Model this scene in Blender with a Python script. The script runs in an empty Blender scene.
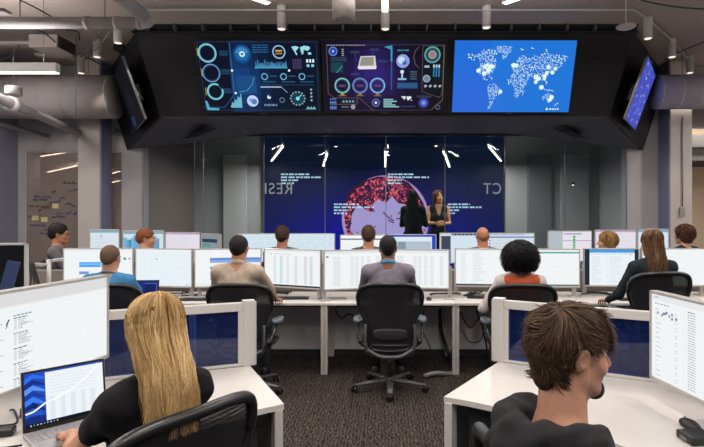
import bpy, bmesh, math, random
import numpy as np
from mathutils import Vector, Matrix, Euler

random.seed(7)
RNG = np.random.default_rng(7)
PI = math.pi
SC = bpy.context.scene
COL = SC.collection
FPX, VX, VY, CAMZ = 540.0, 385.0, 214.0, 1.63      # focal length in pixels, vanishing point, eye height


def P(px, py, D):
    return Vector(((px - VX) * D / FPX, D, CAMZ - (py - VY) * D / FPX))


# ------------------------------------------------------------------ materials
def lin(c):
    return tuple(((v / 12.92) if v <= 0.04045 else ((v + 0.055) / 1.055) ** 2.4) for v in c)


def hexc(h):
    return tuple(int(h[i:i + 2], 16) / 255 for i in (0, 2, 4))


_M = {}


def mat(name, col, rough=0.5, metal=0.0, spec=0.5, var=0.06, scale=40.0, bump=0.0, bscale=200.0, stretch=None, sheen=0.0, sss=0.0):
    if name in _M:
        return _M[name]
    if isinstance(col, str):
        col = hexc(col)
    c = lin(col)
    m = bpy.data.materials.new(name)
    m.use_nodes = True
    nt = m.node_tree
    b = nt.nodes['Principled BSDF']
    b.inputs['Roughness'].default_value = rough
    b.inputs['Metallic'].default_value = metal
    b.inputs['Specular IOR Level'].default_value = spec
    if sheen:
        b.inputs['Sheen Weight'].default_value = sheen
    if sss:
        b.inputs['Subsurface Weight'].default_value = sss
        b.inputs['Subsurface Scale'].default_value = 0.01
    tc = nt.nodes.new('ShaderNodeTexCoord')
    mp = nt.nodes.new('ShaderNodeMapping')
    if stretch:
        mp.inputs['Scale'].default_value = stretch
    nt.links.new(tc.outputs['Object'], mp.inputs['Vector'])
    nz = nt.nodes.new('ShaderNodeTexNoise')
    nz.inputs['Scale'].default_value = scale
    nz.inputs['Detail'].default_value = 4
    nt.links.new(mp.outputs[0], nz.inputs['Vector'])
    mx = nt.nodes.new('ShaderNodeMix')
    mx.data_type = 'RGBA'
    mx.inputs[6].default_value = (*[v * (1 - var) for v in c], 1)
    mx.inputs[7].default_value = (*[min(1, v * (1 + var)) for v in c], 1)
    nt.links.new(nz.outputs['Fac'], mx.inputs[0])
    nt.links.new(mx.outputs[2], b.inputs['Base Color'])
    if bump:
        n2 = nt.nodes.new('ShaderNodeTexNoise')
        n2.inputs['Scale'].default_value = bscale
        n2.inputs['Detail'].default_value = 3
        nt.links.new(mp.outputs[0], n2.inputs['Vector'])
        bp = nt.nodes.new('ShaderNodeBump')
        bp.inputs['Strength'].default_value = bump
        bp.inputs['Distance'].default_value = 0.01
        nt.links.new(n2.outputs['Fac'], bp.inputs['Height'])
        nt.links.new(bp.outputs[0], b.inputs['Normal'])
    _M[name] = m
    return m


def emat(col, strength=1.0, sample=False, gloss=0.0):
    """screens and lamps: they give off light"""
    if isinstance(col, str):
        col = hexc(col)
    key = ('e', tuple(round(v, 2) for v in col), strength, sample)
    if key in _M:
        return _M[key]
    m = bpy.data.materials.new('glow_' + ''.join('%02x' % int(v * 255) for v in col))
    m.use_nodes = True
    nt = m.node_tree
    b = nt.nodes['Principled BSDF']
    b.inputs['Base Color'].default_value = (0.006, 0.006, 0.008, 1)
    b.inputs['Roughness'].default_value = 0.6
    b.inputs['Specular IOR Level'].default_value = 0.03
    b.inputs['Emission Color'].default_value = (*lin(col), 1)
    b.inputs['Emission Strength'].default_value = strength
    m.cycles.emission_sampling = 'FRONT' if sample else 'NONE'
    _M[key] = m
    return m


def glass_mat(name, tint, clear=0.9, rough=0.02, body=None, body_mix=0.0, ior=1.45):
    if name in _M:
        return _M[name]
    m = bpy.data.materials.new(name)
    m.use_nodes = True
    nt = m.node_tree
    for n in list(nt.nodes):
        nt.nodes.remove(n)
    o = nt.nodes.new('ShaderNodeOutputMaterial')
    tr = nt.nodes.new('ShaderNodeBsdfTransparent')
    tr.inputs[0].default_value = (*tint, 1)
    gl = nt.nodes.new('ShaderNodeBsdfGlossy')
    gl.inputs['Roughness'].default_value = rough
    fr = nt.nodes.new('ShaderNodeFresnel')
    fr.inputs['IOR'].default_value = ior
    ms = nt.nodes.new('ShaderNodeMixShader')
    nt.links.new(fr.outputs[0], ms.inputs[0])
    base = tr.outputs[0]
    if body:
        df = nt.nodes.new('ShaderNodeBsdfDiffuse')
        nz = nt.nodes.new('ShaderNodeTexNoise')
        nz.inputs['Scale'].default_value = 3
        mx = nt.nodes.new('ShaderNodeMix'); mx.data_type = 'RGBA'
        bc = lin(hexc(body))
        mx.inputs[6].default_value = (*[v * .85 for v in bc], 1)
        mx.inputs[7].default_value = (*[v * 1.15 for v in bc], 1)
        nt.links.new(nz.outputs['Fac'], mx.inputs[0])
        nt.links.new(mx.outputs[2], df.inputs[0])
        m2 = nt.nodes.new('ShaderNodeMixShader')
        m2.inputs[0].default_value = body_mix
        nt.links.new(tr.outputs[0], m2.inputs[1])
        nt.links.new(df.outputs[0], m2.inputs[2])
        base = m2.outputs[0]
    nt.links.new(base, ms.inputs[1])
    nt.links.new(gl.outputs[0], ms.inputs[2])
    nt.links.new(ms.outputs[0], o.inputs['Surface'])
    _M[name] = m
    return m


# ------------------------------------------------------------------ objects
def tag(o, label=None, cat=None, group=None, kind=None):
    if label: o['label'] = label
    if cat: o['category'] = cat
    if group: o['group'] = group
    if kind: o['kind'] = kind
    return o


def thing(name, label, cat, loc=(0, 0, 0), rotz=0.0, group=None, rot=None):
    o = bpy.data.objects.new(name, None)
    o.empty_display_size = 0.1
    COL.objects.link(o)
    o.location = loc
    o.rotation_euler = rot if rot is not None else (0, 0, rotz)
    return tag(o, label, cat, group)


def copy_tree(o, parent=None):
    c = o.copy()
    COL.objects.link(c)
    c.parent = parent
    for ch in list(o.children):
        copy_tree(ch, c)
    return c


def link_mesh(name, me, parent=None):
    o = bpy.data.objects.new(name, me)
    COL.objects.link(o)
    if parent is not None:
        o.parent = parent
    return o


def catmull(pts, n=8, closed=False):
    pts = [Vector(p) for p in pts]
    out = []
    m = len(pts)
    segs = m if closed else m - 1
    for i in range(segs):
        if closed:
            p0, p1, p2, p3 = pts[(i - 1) % m], pts[i], pts[(i + 1) % m], pts[(i + 2) % m]
        else:
            p0, p1, p2, p3 = pts[max(i - 1, 0)], pts[i], pts[i + 1], pts[min(i + 2, m - 1)]
        for j in range(n):
            t = j / n
            out.append(0.5 * ((2 * p1) + (-p0 + p2) * t + (2 * p0 - 5 * p1 + 4 * p2 - p3) * t * t + (-p0 + 3 * p1 - 3 * p2 + p3) * t ** 3))
    if not closed:
        out.append(pts[-1])
    return out


class MB:
    def __init__(s):
        s.bm = bmesh.new()

    def _mi(s, geom_faces, mi, smooth=False):
        for f in geom_faces:
            f.material_index = mi
            f.smooth = smooth

    def box(s, lo, hi, mi=0, bev=0.0, M=None, seg=2):
        lo = Vector(lo); hi = Vector(hi)
        before = set(s.bm.faces)
        r = bmesh.ops.create_cube(s.bm, size=1.0)
        vs = r['verts']
        c = (lo + hi) / 2; d = hi - lo
        for v in vs:
            v.co = Vector((v.co.x * d.x + c.x, v.co.y * d.y + c.y, v.co.z * d.z + c.z))
        if bev > 0:
            es = list({e for v in vs for e in v.link_edges})
            bmesh.ops.bevel(s.bm, geom=es, offset=bev, segments=seg, profile=0.5, affect='EDGES')
        nf = [f for f in s.bm.faces if f not in before]
        s._mi(nf, mi)
        if M is not None:
            for v in {v for f in nf for v in f.verts}:
                v.co = M @ v.co
        return s

    def tube(s, pts, r, mi=0, n=8, closed=False, cap=True, squash=1.0, up=None):
        """round tube along points; r a number or list; squash scales the second axis"""
        pts = [Vector(p) for p in pts]
        m = len(pts)
        rs = r if isinstance(r, (list, tuple)) else [r] * m
        rings = []
        prev = None
        for i, p in enumerate(pts):
            if closed:
                t = (pts[(i + 1) % m] - pts[i - 1])
            else:
                t = pts[min(i + 1, m - 1)] - pts[max(i - 1, 0)]
            if t.length < 1e-9:
                t = Vector((0, 0, 1))
            t.normalize()
            if up is not None:
                a = Vector(up)
                a = a - t * a.dot(t)
                if a.length < 1e-6: a = t.orthogonal()
            elif prev is None:
                a = t.orthogonal()
            else:
                a = prev - t * prev.dot(t)
                if a.length < 1e-6: a = t.orthogonal()
            a.normalize()
            prev = a
            b = t.cross(a)
            rings.append([s.bm.verts.new(p + (a * math.cos(2 * PI * k / n) * squash + b * math.sin(2 * PI * k / n)) * rs[i]) for k in range(n)])
        fs = []
        for i in range(m if closed else m - 1):
            A, B = rings[i], rings[(i + 1) % m]
            off = 0
            if closed and i == m - 1:
                off = min(range(n), key=lambda o: (A[0].co - B[o].co).length)
            for k in range(n):
                fs.append(s.bm.faces.new((A[k], A[(k + 1) % n], B[(k + 1 + off) % n], B[(k + off) % n])))
        if cap and not closed:
            fs.append(s.bm.faces.new(list(reversed(rings[0]))))
            fs.append(s.bm.faces.new(rings[-1]))
        s._mi(fs, mi, True)
        return s

    def lathe(s, prof, mi=0, n=24, M=None):
        """prof: list of (radius, z)"""
        rings = []
        for r, z in prof:
            rings.append([s.bm.verts.new(Vector((math.cos(2 * PI * k / n) * r, math.sin(2 * PI * k / n) * r, z))) for k in range(n)])
        fs = []
        for A, B in zip(rings, rings[1:]):
            for k in range(n):
                fs.append(s.bm.faces.new((A[k], A[(k + 1) % n], B[(k + 1) % n], B[k])))
        fs.append(s.bm.faces.new(list(reversed(rings[0]))))
        fs.append(s.bm.faces.new(rings[-1]))
        s._mi(fs, mi, True)
        if M is not None:
            for r in rings:
                for v in r: v.co = M @ v.co
        return s

    def prism(s, poly, z0, z1, mi=0, M=None):
        a = [s.bm.verts.new((p[0], p[1], z0)) for p in poly]
        b = [s.bm.verts.new((p[0], p[1], z1)) for p in poly]
        n = len(poly)
        fs = [s.bm.faces.new(list(reversed(a))), s.bm.faces.new(b)]
        for i in range(n):
            fs.append(s.bm.faces.new((a[i], a[(i + 1) % n], b[(i + 1) % n], b[i])))
        s._mi(fs, mi)
        if M is not None:
            for v in a + b: v.co = M @ v.co
        return s

    def poly(s, pts, mi=0, smooth=False):
        f = s.bm.faces.new([s.bm.verts.new(Vector(p)) for p in pts])
        f.material_index = mi
        f.smooth = smooth
        return s

    def grid(s, fn, nu, nv, mi=0):
        V = [[s.bm.verts.new(Vector(fn(i / nu, j / nv))) for i in range(nu + 1)] for j in range(nv + 1)]
        for j in range(nv):
            for i in range(nu):
                f = s.bm.faces.new((V[j][i], V[j][i + 1], V[j + 1][i + 1], V[j + 1][i]))
                f.material_index = mi
                f.smooth = True
        return s

    def slab(s, corners, nrm, th, mi=0):
        """a plate with given corners and a thickness along nrm"""
        n = Vector(nrm).normalized() * th
        a = [s.bm.verts.new(Vector(c)) for c in corners]
        b = [s.bm.verts.new(Vector(c) + n) for c in corners]
        k = len(a)
        fs = [s.bm.faces.new(a), s.bm.faces.new(list(reversed(b)))]
        for i in range(k):
            fs.append(s.bm.faces.new((a[(i + 1) % k], a[i], b[i], b[(i + 1) % k])))
        s._mi(fs, mi)
        return s

    def build(s, name, mats, parent=None, recalc=True):
        if recalc:
            bmesh.ops.recalc_face_normals(s.bm, faces=s.bm.faces[:])
        me = bpy.data.meshes.new(name)
        s.bm.to_mesh(me)
        s.bm.free()
        for m in (mats if isinstance(mats, (list, tuple)) else [mats]):
            me.materials.append(m)
        # sharpen hard edges of smooth tubes
        o = link_mesh(name, me, parent)
        return o


def wire(name, pts, r, m, label=None, cat=None, parent=None, n=6, sub=6, group=None):
    o = MB().tube(catmull(pts, sub), r, n=n).build(name, m, parent)
    if label: tag(o, label, cat, group)
    return o


# ------------------------------------------------------------------ screens
class Canvas:
    """what a display shows: flat shapes in (u, v), u to the right, v down, 0..1"""
    EPS = 0.0006

    def __init__(s, w, h, bg='f2f5f6', strength=1.0):
        s.w, s.h, s.st = w, h, strength
        s.items = [([(0, 0), (1, 0), (1, 1), (0, 1)], bg, 0)]

    def poly(s, pts, col, L=1):
        s.items.append((pts, col, L)); return s

    def rect(s, u0, v0, u1, v1, col, L=1):
        return s.poly([(u0, v0), (u1, v0), (u1, v1), (u0, v1)], col, L)

    def disc(s, u, v, r, col, L=1, n=20):
        a = s.w / s.h
        return s.poly([(u + r * math.cos(2 * PI * k / n), v + r * a * math.sin(2 * PI * k / n)) for k in range(n)], col, L)

    def ring(s, u, v, r, t, col, L=1, a0=0.0, a1=360.0, n=30):
        a = s.w / s.h
        k = max(3, int(n * abs(a1 - a0) / 360))
        for i in range(k):
            x0 = math.radians(a0 + (a1 - a0) * i / k); x1 = math.radians(a0 + (a1 - a0) * (i + 1) / k)
            s.poly([(u + q * math.cos(x), v + q * a * math.sin(x)) for q, x in ((r, x0), (r, x1), (r - t, x1), (r - t, x0))], col, L)
        return s

    def line(s, pts, t, col, L=1):
        a = s.w / s.h
        for p, q in zip(pts, pts[1:]):
            dx, dy = (q[0] - p[0]), (q[1] - p[1]) / a
            d = math.hypot(dx, dy) or 1e-6
            nx, ny = -dy / d * t / 2, dx / d * t / 2 * a
            s.poly([(p[0] + nx, p[1] + ny), (q[0] + nx, q[1] + ny), (q[0] - nx, q[1] - ny), (p[0] - nx, p[1] - ny)], col, L)
        return s

    def words(s, u, v, u1, t, col, L=1, rnd=None, lo=0.01, hi=0.04):
        rnd = rnd or random
        x = u
        while x < u1:
            w = rnd.uniform(lo, hi)
            s.rect(x, v, min(x + w, u1), v + t, col, L)
            x += w + lo * 0.6
        return s

    def build(s, name, parent, M=None):
        me = bpy.data.meshes.new(name)
        verts, faces, mi, mats, cols = [], [], [], [], {}
        for pts, col, L in s.items:
            key = col if isinstance(col, str) else tuple(round(c, 2) for c in col)
            if (key, L == 0) not in cols:
                cols[(key, L == 0)] = len(mats)
                mats.append(emat(col, s.st, sample=(L == 0)))
            a = len(verts)
            y = -s.EPS * L
            for u, v in pts:
                u = min(max(u, 0), 1); v = min(max(v, 0), 1)
                verts.append(((u - .5) * s.w, y, (.5 - v) * s.h))
            faces.append(list(range(a, a + len(pts))))
            mi.append(cols[(key, L == 0)])
        me.from_pydata(verts, [], faces)
        for m in mats: me.materials.append(m)
        me.polygons.foreach_set('material_index', mi)
        # make everything face -y
        bm = bmesh.new(); bm.from_mesh(me)
        bm.normal_update()
        for f in bm.faces:
            if f.normal.y > 0: f.normal_flip()
        bm.to_mesh(me); bm.free()
        o = link_mesh(name, me, parent)
        if M is not None: o.matrix_local = M
        return o


# ------------------------------------------------------------------ smooth solid figures
def Rm(yaw=0, pitch=0, roll=0):
    return np.array((Matrix.Rotation(yaw, 3, 'Z') @ Matrix.Rotation(pitch, 3, 'X') @ Matrix.Rotation(roll, 3, 'Y')))


def cap(a, b, ra, rb=None, k=0.02, sub=False):
    rb = ra if rb is None else rb
    return ('c', np.array(a, float), np.array(b, float), ra, rb, k, sub, None)


def ell(c, r, k=0.02, R=None, sub=False):
    return ('e', np.array(c, float), np.array(r, float), 0, 0, k, sub, R)


def xf(ops, R, t):
    out = []
    t = np.array(t, float)
    for o in ops:
        if o[0] == 'c':
            out.append(('c', R @ o[1] + t, R @ o[2] + t, *o[3:]))
        elif o[0] == 'e':
            RR = R if o[7] is None else R @ o[7]
            out.append(('e', R @ o[1] + t, o[2], o[3], o[4], o[5], o[6], RR))
        elif o[0] == 'h':
            n = R @ o[1]
            out.append(('h', n, o[2] + float(n @ t), *o[3:]))
    return out


def half(n, d, k=0.01):
    """keep only the side where n.p < d"""
    return ('h', np.array(n, float), d, 0, 0, k, True, None)


def op_box(o):
    if o[0] == 'c':
        r = max(o[3], o[4])
        return np.minimum(o[1], o[2]) - r, np.maximum(o[1], o[2]) + r
    if o[0] == 'e':
        r = o[2].max() if o[7] is not None else o[2]
        return o[1] - r, o[1] + r
    return None


def axis(lo, hi, h, fine):
    xs = [lo]
    while xs[-1] < hi:
        x = xs[-1]
        st = h
        for a, b, hf in fine:
            if a - 0.5 * h <= x <= b: st = min(st, hf)
        xs.append(x + st)
    return np.array(xs, np.float32)


def sdf_mesh(name, ops, h, mats, parent=None, fine=(), disp=None, matfn=None, smooth_it=1):
    """one continuous skin around the blended shapes; fine: boxes (lo, hi, step)"""
    los, his = [], []
    for o in ops:
        b = op_box(o)
        if b and not o[6]:
            los.append(b[0]); his.append(b[1])
    lo = np.min(los, 0) - 0.03; hi = np.max(his, 0) + 0.03
    ax = [axis(lo[i], hi[i], h, [(f[0][i], f[1][i], f[2]) for f in fine]) for i in range(3)]
    F = np.full([len(a) for a in ax], 0.08, np.float32)
    for o in ops:
        k = o[5]
        b = op_box(o)
        if b is None:
            sl = [slice(0, len(a)) for a in ax]
        else:
            mg = k + 0.035
            sl = []
            for i in range(3):
                i0 = max(0, int(np.searchsorted(ax[i], b[0][i] - mg)) - 1)
                i1 = min(len(ax[i]), int(np.searchsorted(ax[i], b[1][i] + mg)) + 1)
                sl.append(slice(i0, i1))
        X = ax[0][sl[0]][:, None, None]; Y = ax[1][sl[1]][None, :, None]; Z = ax[2][sl[2]][None, None, :]
        if o[0] == 'c':
            a, bb = o[1], o[2]
            d = bb - a; L2 = max(float(d @ d), 1e-9)
            px, py, pz = X - a[0], Y - a[1], Z - a[2]
            t = np.clip((px * d[0] + py * d[1] + pz * d[2]) / L2, 0, 1)
            D = np.sqrt((px - t * d[0]) ** 2 + (py - t * d[1]) ** 2 + (pz - t * d[2]) ** 2) - (o[3] + t * (o[4] - o[3]))
        elif o[0] == 'e':
            px, py, pz = X - o[1][0], Y - o[1][1], Z - o[1][2]
            if o[7] is not None:
                R = o[7]
                px, py, pz = (R[0, 0] * px + R[1, 0] * py + R[2, 0] * pz, R[0, 1] * px + R[1, 1] * py + R[2, 1] * pz, R[0, 2] * px + R[1, 2] * py + R[2, 2] * pz)
            r = o[2]
            k0 = np.sqrt((px / r[0]) ** 2 + (py / r[1]) ** 2 + (pz / r[2]) ** 2)
            k1 = np.sqrt((px / r[0] ** 2) ** 2 + (py / r[1] ** 2) ** 2 + (pz / r[2] ** 2) ** 2) + 1e-9
            D = k0 * (k0 - 1) / k1
        else:
            n = o[1]
            D = o[2] - (X * n[0] + Y * n[1] + Z * n[2])     # negative outside the kept side
        G = F[sl[0], sl[1], sl[2]]
        if o[6]:
            hh = np.maximum(k - np.abs(-D - G), 0) / max(k, 1e-6)
            F[sl[0], sl[1], sl[2]] = np.maximum(G, -D) + hh * hh * k / 4
        else:
            hh = np.maximum(k - np.abs(D - G), 0) / max(k, 1e-6)
            F[sl[0], sl[1], sl[2]] = np.minimum(G, D) - hh * hh * k / 4
    if disp is not None:
        F = F + disp(ax[0][:, None, None], ax[1][None, :, None], ax[2][None, None, :]).astype(np.float32)
    F[0], F[-1] = 1, 1; F[:, 0], F[:, -1] = 1, 1; F[:, :, 0], F[:, :, -1] = 1, 1
    S = F < 0
    n0, n1, n2 = F.shape
    c = np.zeros((n0 - 1, n1 - 1, n2 - 1), np.int8)
    for i in (0, 1):
        for j in (0, 1):
            for l in (0, 1):
                c += S[i:n0 - 1 + i, j:n1 - 1 + j, l:n2 - 1 + l]
    act = (c > 0) & (c < 8)
    I, J, K = np.nonzero(act)
    nv = len(I)
    acc = np.zeros((nv, 3)); cnt = np.zeros(nv)
    cs = [(i, j, l) for i in (0, 1) for j in (0, 1) for l in (0, 1)]
    for a in cs:
        for axn in range(3):
            if a[axn] == 1: continue
            b = list(a); b[axn] = 1
            fa = F[I + a[0], J + a[1], K + a[2]]; fb = F[I + b[0], J + b[1], K + b[2]]
            m = (fa < 0) != (fb < 0)
            t = np.where(m, fa / np.where(m, fa - fb, 1), 0)
            pa = np.stack([ax[0][I + a[0]], ax[1][J + a[1]], ax[2][K + a[2]]], 1).astype(float)
            pb = np.stack([ax[0][I + b[0]], ax[1][J + b[1]], ax[2][K + b[2]]], 1).astype(float)
            acc += np.where(m[:, None], pa + (pb - pa) * t[:, None], 0); cnt += m
    V = acc / cnt[:, None]
    vid = np.full(act.shape, -1, np.int64); vid[I, J, K] = np.arange(nv)
    Q = []
    for axn in range(3):
        A = np.take(S, np.arange(0, S.shape[axn] - 1), axn); B = np.take(S, np.arange(1, S.shape[axn]), axn)
        e = np.nonzero(A != B)
        sgn = A[e]
        u, v = [(1, 2), (2, 0), (0, 1)][axn]
        q = []
        for du, dv in ((-1, -1), (0, -1), (0, 0), (-1, 0)):
            ix = [x.copy() for x in e]
            ix[u] = ix[u] + du; ix[v] = ix[v] + dv
            q.append(vid[ix[0], ix[1], ix[2]])
        q = np.stack(q, 1)
        q[~sgn] = q[~sgn][:, ::-1]
        Q.append(q)
    Q = np.concatenate(Q)
    Q = Q[(Q >= 0).all(1)]
    for _ in range(smooth_it):
        s = np.zeros_like(V); cn = np.zeros(len(V))
        for a, b in ((0, 1), (1, 2), (2, 3), (3, 0)):
            np.add.at(s, Q[:, a], V[Q[:, b]]); np.add.at(cn, Q[:, a], 1)
            np.add.at(s, Q[:, b], V[Q[:, a]]); np.add.at(cn, Q[:, b], 1)
        V = V * .5 + .5 * s / np.maximum(cn, 1)[:, None]
    me = bpy.data.meshes.new(name)
    me.vertices.add(len(V)); me.vertices.foreach_set('co', V.astype(np.float32).ravel())
    me.loops.add(len(Q) * 4); me.loops.foreach_set('vertex_index', Q.astype(np.int32).ravel())
    me.polygons.add(len(Q)); me.polygons.foreach_set('loop_start', np.arange(0, len(Q) * 4, 4, dtype=np.int32))
    mats = mats if isinstance(mats, (list, tuple)) else [mats]
    for m in mats: me.materials.append(m)
    me.update(calc_edges=True)
    me.polygons.foreach_set('use_smooth', np.ones(len(Q), bool))
    if matfn is not None:
        C = V[Q].mean(1)
        me.polygons.foreach_set('material_index', matfn(C).astype(np.int32))
    me.update()
    return link_mesh(name, me, parent)


def strands_mesh(name, S, rad, mats, parent, normals=None):
    """S: (count, points, 3) hair strands, each a thin tapering three-sided lock"""
    n, m, _ = S.shape
    T = np.gradient(S, axis=1)
    T /= np.linalg.norm(T, axis=2, keepdims=True) + 1e-9
    ref = np.array([0.3, 0.2, 0.9]) if normals is None else normals
    A = np.cross(T, np.broadcast_to(ref, T.shape)); A /= np.linalg.norm(A, axis=2, keepdims=True) + 1e-9
    B = np.cross(T, A)
    tt = np.linspace(0, 1, m)
    r = (rad * (1 - 0.75 * tt ** 2))[None, :, None] if np.isscalar(rad) else rad[:, None, None] * (1 - 0.75 * tt ** 2)[None, :, None]
    V = np.stack([S + r * (A * math.cos(a) + B * math.sin(a)) for a in (0, 2 * PI / 3, 4 * PI / 3)], 2)   # n,m,3,3
    V = V.reshape(-1, 3)
    base = (np.arange(n)[:, None, None] * m + np.arange(m - 1)[None, :, None]) * 3
    k = np.arange(3)[None, None, :]; k2 = (k + 1) % 3
    Q = np.stack([base + k, base + k2, base + 3 + k2, base + 3 + k], 3).reshape(-1, 4)
    me = bpy.data.meshes.new(name)
    me.vertices.add(len(V)); me.vertices.foreach_set('co', V.astype(np.float32).ravel())
    me.loops.add(len(Q) * 4); me.loops.foreach_set('vertex_index', Q.astype(np.int32).ravel())
    me.polygons.add(len(Q)); me.polygons.foreach_set('loop_start', np.arange(0, len(Q) * 4, 4, dtype=np.int32))
    for x in mats: me.materials.append(x)
    me.update(calc_edges=True)
    me.polygons.foreach_set('use_smooth', np.ones(len(Q), bool))
    mi = np.repeat(RNG.integers(0, len(mats), n), (m - 1) * 3)
    me.polygons.foreach_set('material_index', mi.astype(np.int32))
    me.update()
    return link_mesh(name, me, parent)
# ------------------------------------------------------------------ people
def head_ops(s=1.0, female=False):
    """head in its own frame: centre of the skull, facing +y; neck apart"""
    j = 0.9 if female else 1.0
    o = [
        ell((0, -.015, .032), (.073, .094, .082), .01),
        ell((0, .030, -.030), (.058 * j, .062, .080), .03),
        cap((-.046 * j, .008, -.058), (-.020 * j, .058, -.096), .017, .015, .03),
        cap((.046 * j, .008, -.058), (.020 * j, .058, -.096), .017, .015, .03),
        ell((0, .066, -.098), (.021, .019, .017), .025),
        ell((-.036, .062, -.032), (.022, .022, .022), .02), ell((.036, .062, -.032), (.022, .022, .022), .02),
        cap((-.034, .079, .020), (.034, .079, .020), .009 if female else .0115, None, .018),
        ell((-.031, .094, .002), (.017, .013, .011), .010, None, True), ell((.031, .094, .002), (.017, .013, .011), .010, None, True),
        cap((0, .086, .012), (0, .110, -.030), .0068, .0100, .009),
        ell((0, .112, -.034), (.0098, .0098, .0085), .006),
        ell((-.011, .097, -.036), (.0075, .009, .007), .006), ell((.011, .097, -.036), (.0075, .009, .007), .006),
        cap((-.020, .079, -.0655), (.020, .079, -.0655), .0075, None, .008),
        ell((0, .088, -.0615), (.017, .008, .0042), .004), ell((0, .087, -.0705), (.015, .008, .005), .004),
        ell((0, .097, -.0662), (.020, .008, .0014), .003, None, True),
    ]
    for q in (-1, 1):
        R = Rm(-q * .35, -.18, q * .20)
        o += [ell((q * .0805, -.015, -.006), (.0075, .018, .033), .006, R),
              ell((q * .0885, -.010, -.002), (.0045, .010, .020), .004, R, True)]
    out = []
    for x in o:
        if x[0] == 'c': out.append(('c', x[1] * s, x[2] * s, x[3] * s, x[4] * s, x[5] * s, x[6], x[7]))
        else: out.append(('e', x[1] * s, x[2] * s, 0, 0, x[5] * s, x[6], x[7]))
    return out


def hand_ops(w, fwd, up, side, curl=0.5, s=1.0):
    """palm and five fingers; w wrist, fwd along the hand, up the back of the hand, side (+1: thumb towards +cross)"""
    w = np.array(w, float); f = np.array(fwd, float); f /= np.linalg.norm(f)
    u = np.array(up, float); u -= f * (u @ f); u /= np.linalg.norm(u)
    r = np.cross(f, u) * side          # towards the thumb
    o = [cap(w, w + f * .035 * s, .020 * s, .022 * s, .01)]
    o += [cap(w + f * .03 + r * q * s, w + f * .078 * s + r * q * 1.15 * s, .0135 * s, .0115 * s, .010) for q in (-.028, -.010, .010, .028)]
    L = (.058, .074, .082, .072)
    for q, l in zip((-.034, -.0115, .0115, .034), L):
        a = w + f * .082 * s + r * q * s
        d1 = f * math.cos(curl * .7) - u * math.sin(curl * .7)
        b = a + d1 * l * .46 * s
        d2 = f * math.cos(curl * 1.7) - u * math.sin(curl * 1.7)
        c = b + d2 * l * .30 * s
        d3 = f * math.cos(curl * 2.5) - u * math.sin(curl * 2.5)
        e = c + d3 * l * .24 * s
        o += [cap(a, b, .0092 * s, .0084 * s, .004), cap(b, c, .0084 * s, .0076 * s, .003), cap(c, e, .0076 * s, .0066 * s, .003)]
    a = w + f * .022 * s + r * .022 * s
    b = a + (f * .62 + r * .62 - u * .35) * .042 * s
    c = b + (f * .88 + r * .25 - u * .35) * .034 * s
    e = c + (f * .95 + r * .0 - u * .3) * .022 * s
    o += [cap(a, b, .014 * s, .0105 * s, .008), cap(b, c, .0105 * s, .0090 * s, .004), cap(c, e, .0088 * s, .0074 * s, .003)]
    return o


def ik(S, H, l1, l2, pole):
    S, H = np.array(S, float), np.array(H, float)
    d = H - S; L = np.linalg.norm(d)
    if L > (l1 + l2) * .995:
        H = S + d / L * (l1 + l2) * .995; d = H - S; L = np.linalg.norm(d)
    u = d / L
    a = (l1 * l1 - l2 * l2 + L * L) / (2 * L)
    h = math.sqrt(max(l1 * l1 - a * a, 0))
    p = np.array(pole, float); p = p - u * (p @ u); p /= np.linalg.norm(p)
    return S + u * a + p * h, H


def cloth_noise(amp, f=22.0, ph=0.0):
    def d(X, Y, Z):
        return amp * (np.sin(f * X + 3.1 * np.sin(17 * Z + ph) + ph) * np.sin(f * .8 * Z + 2.6 * np.sin(19 * X)) + .6 * np.sin(f * 1.3 * Y + 30 * Z + 2.5 * np.sin(23 * X + ph)))
    return d


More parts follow.
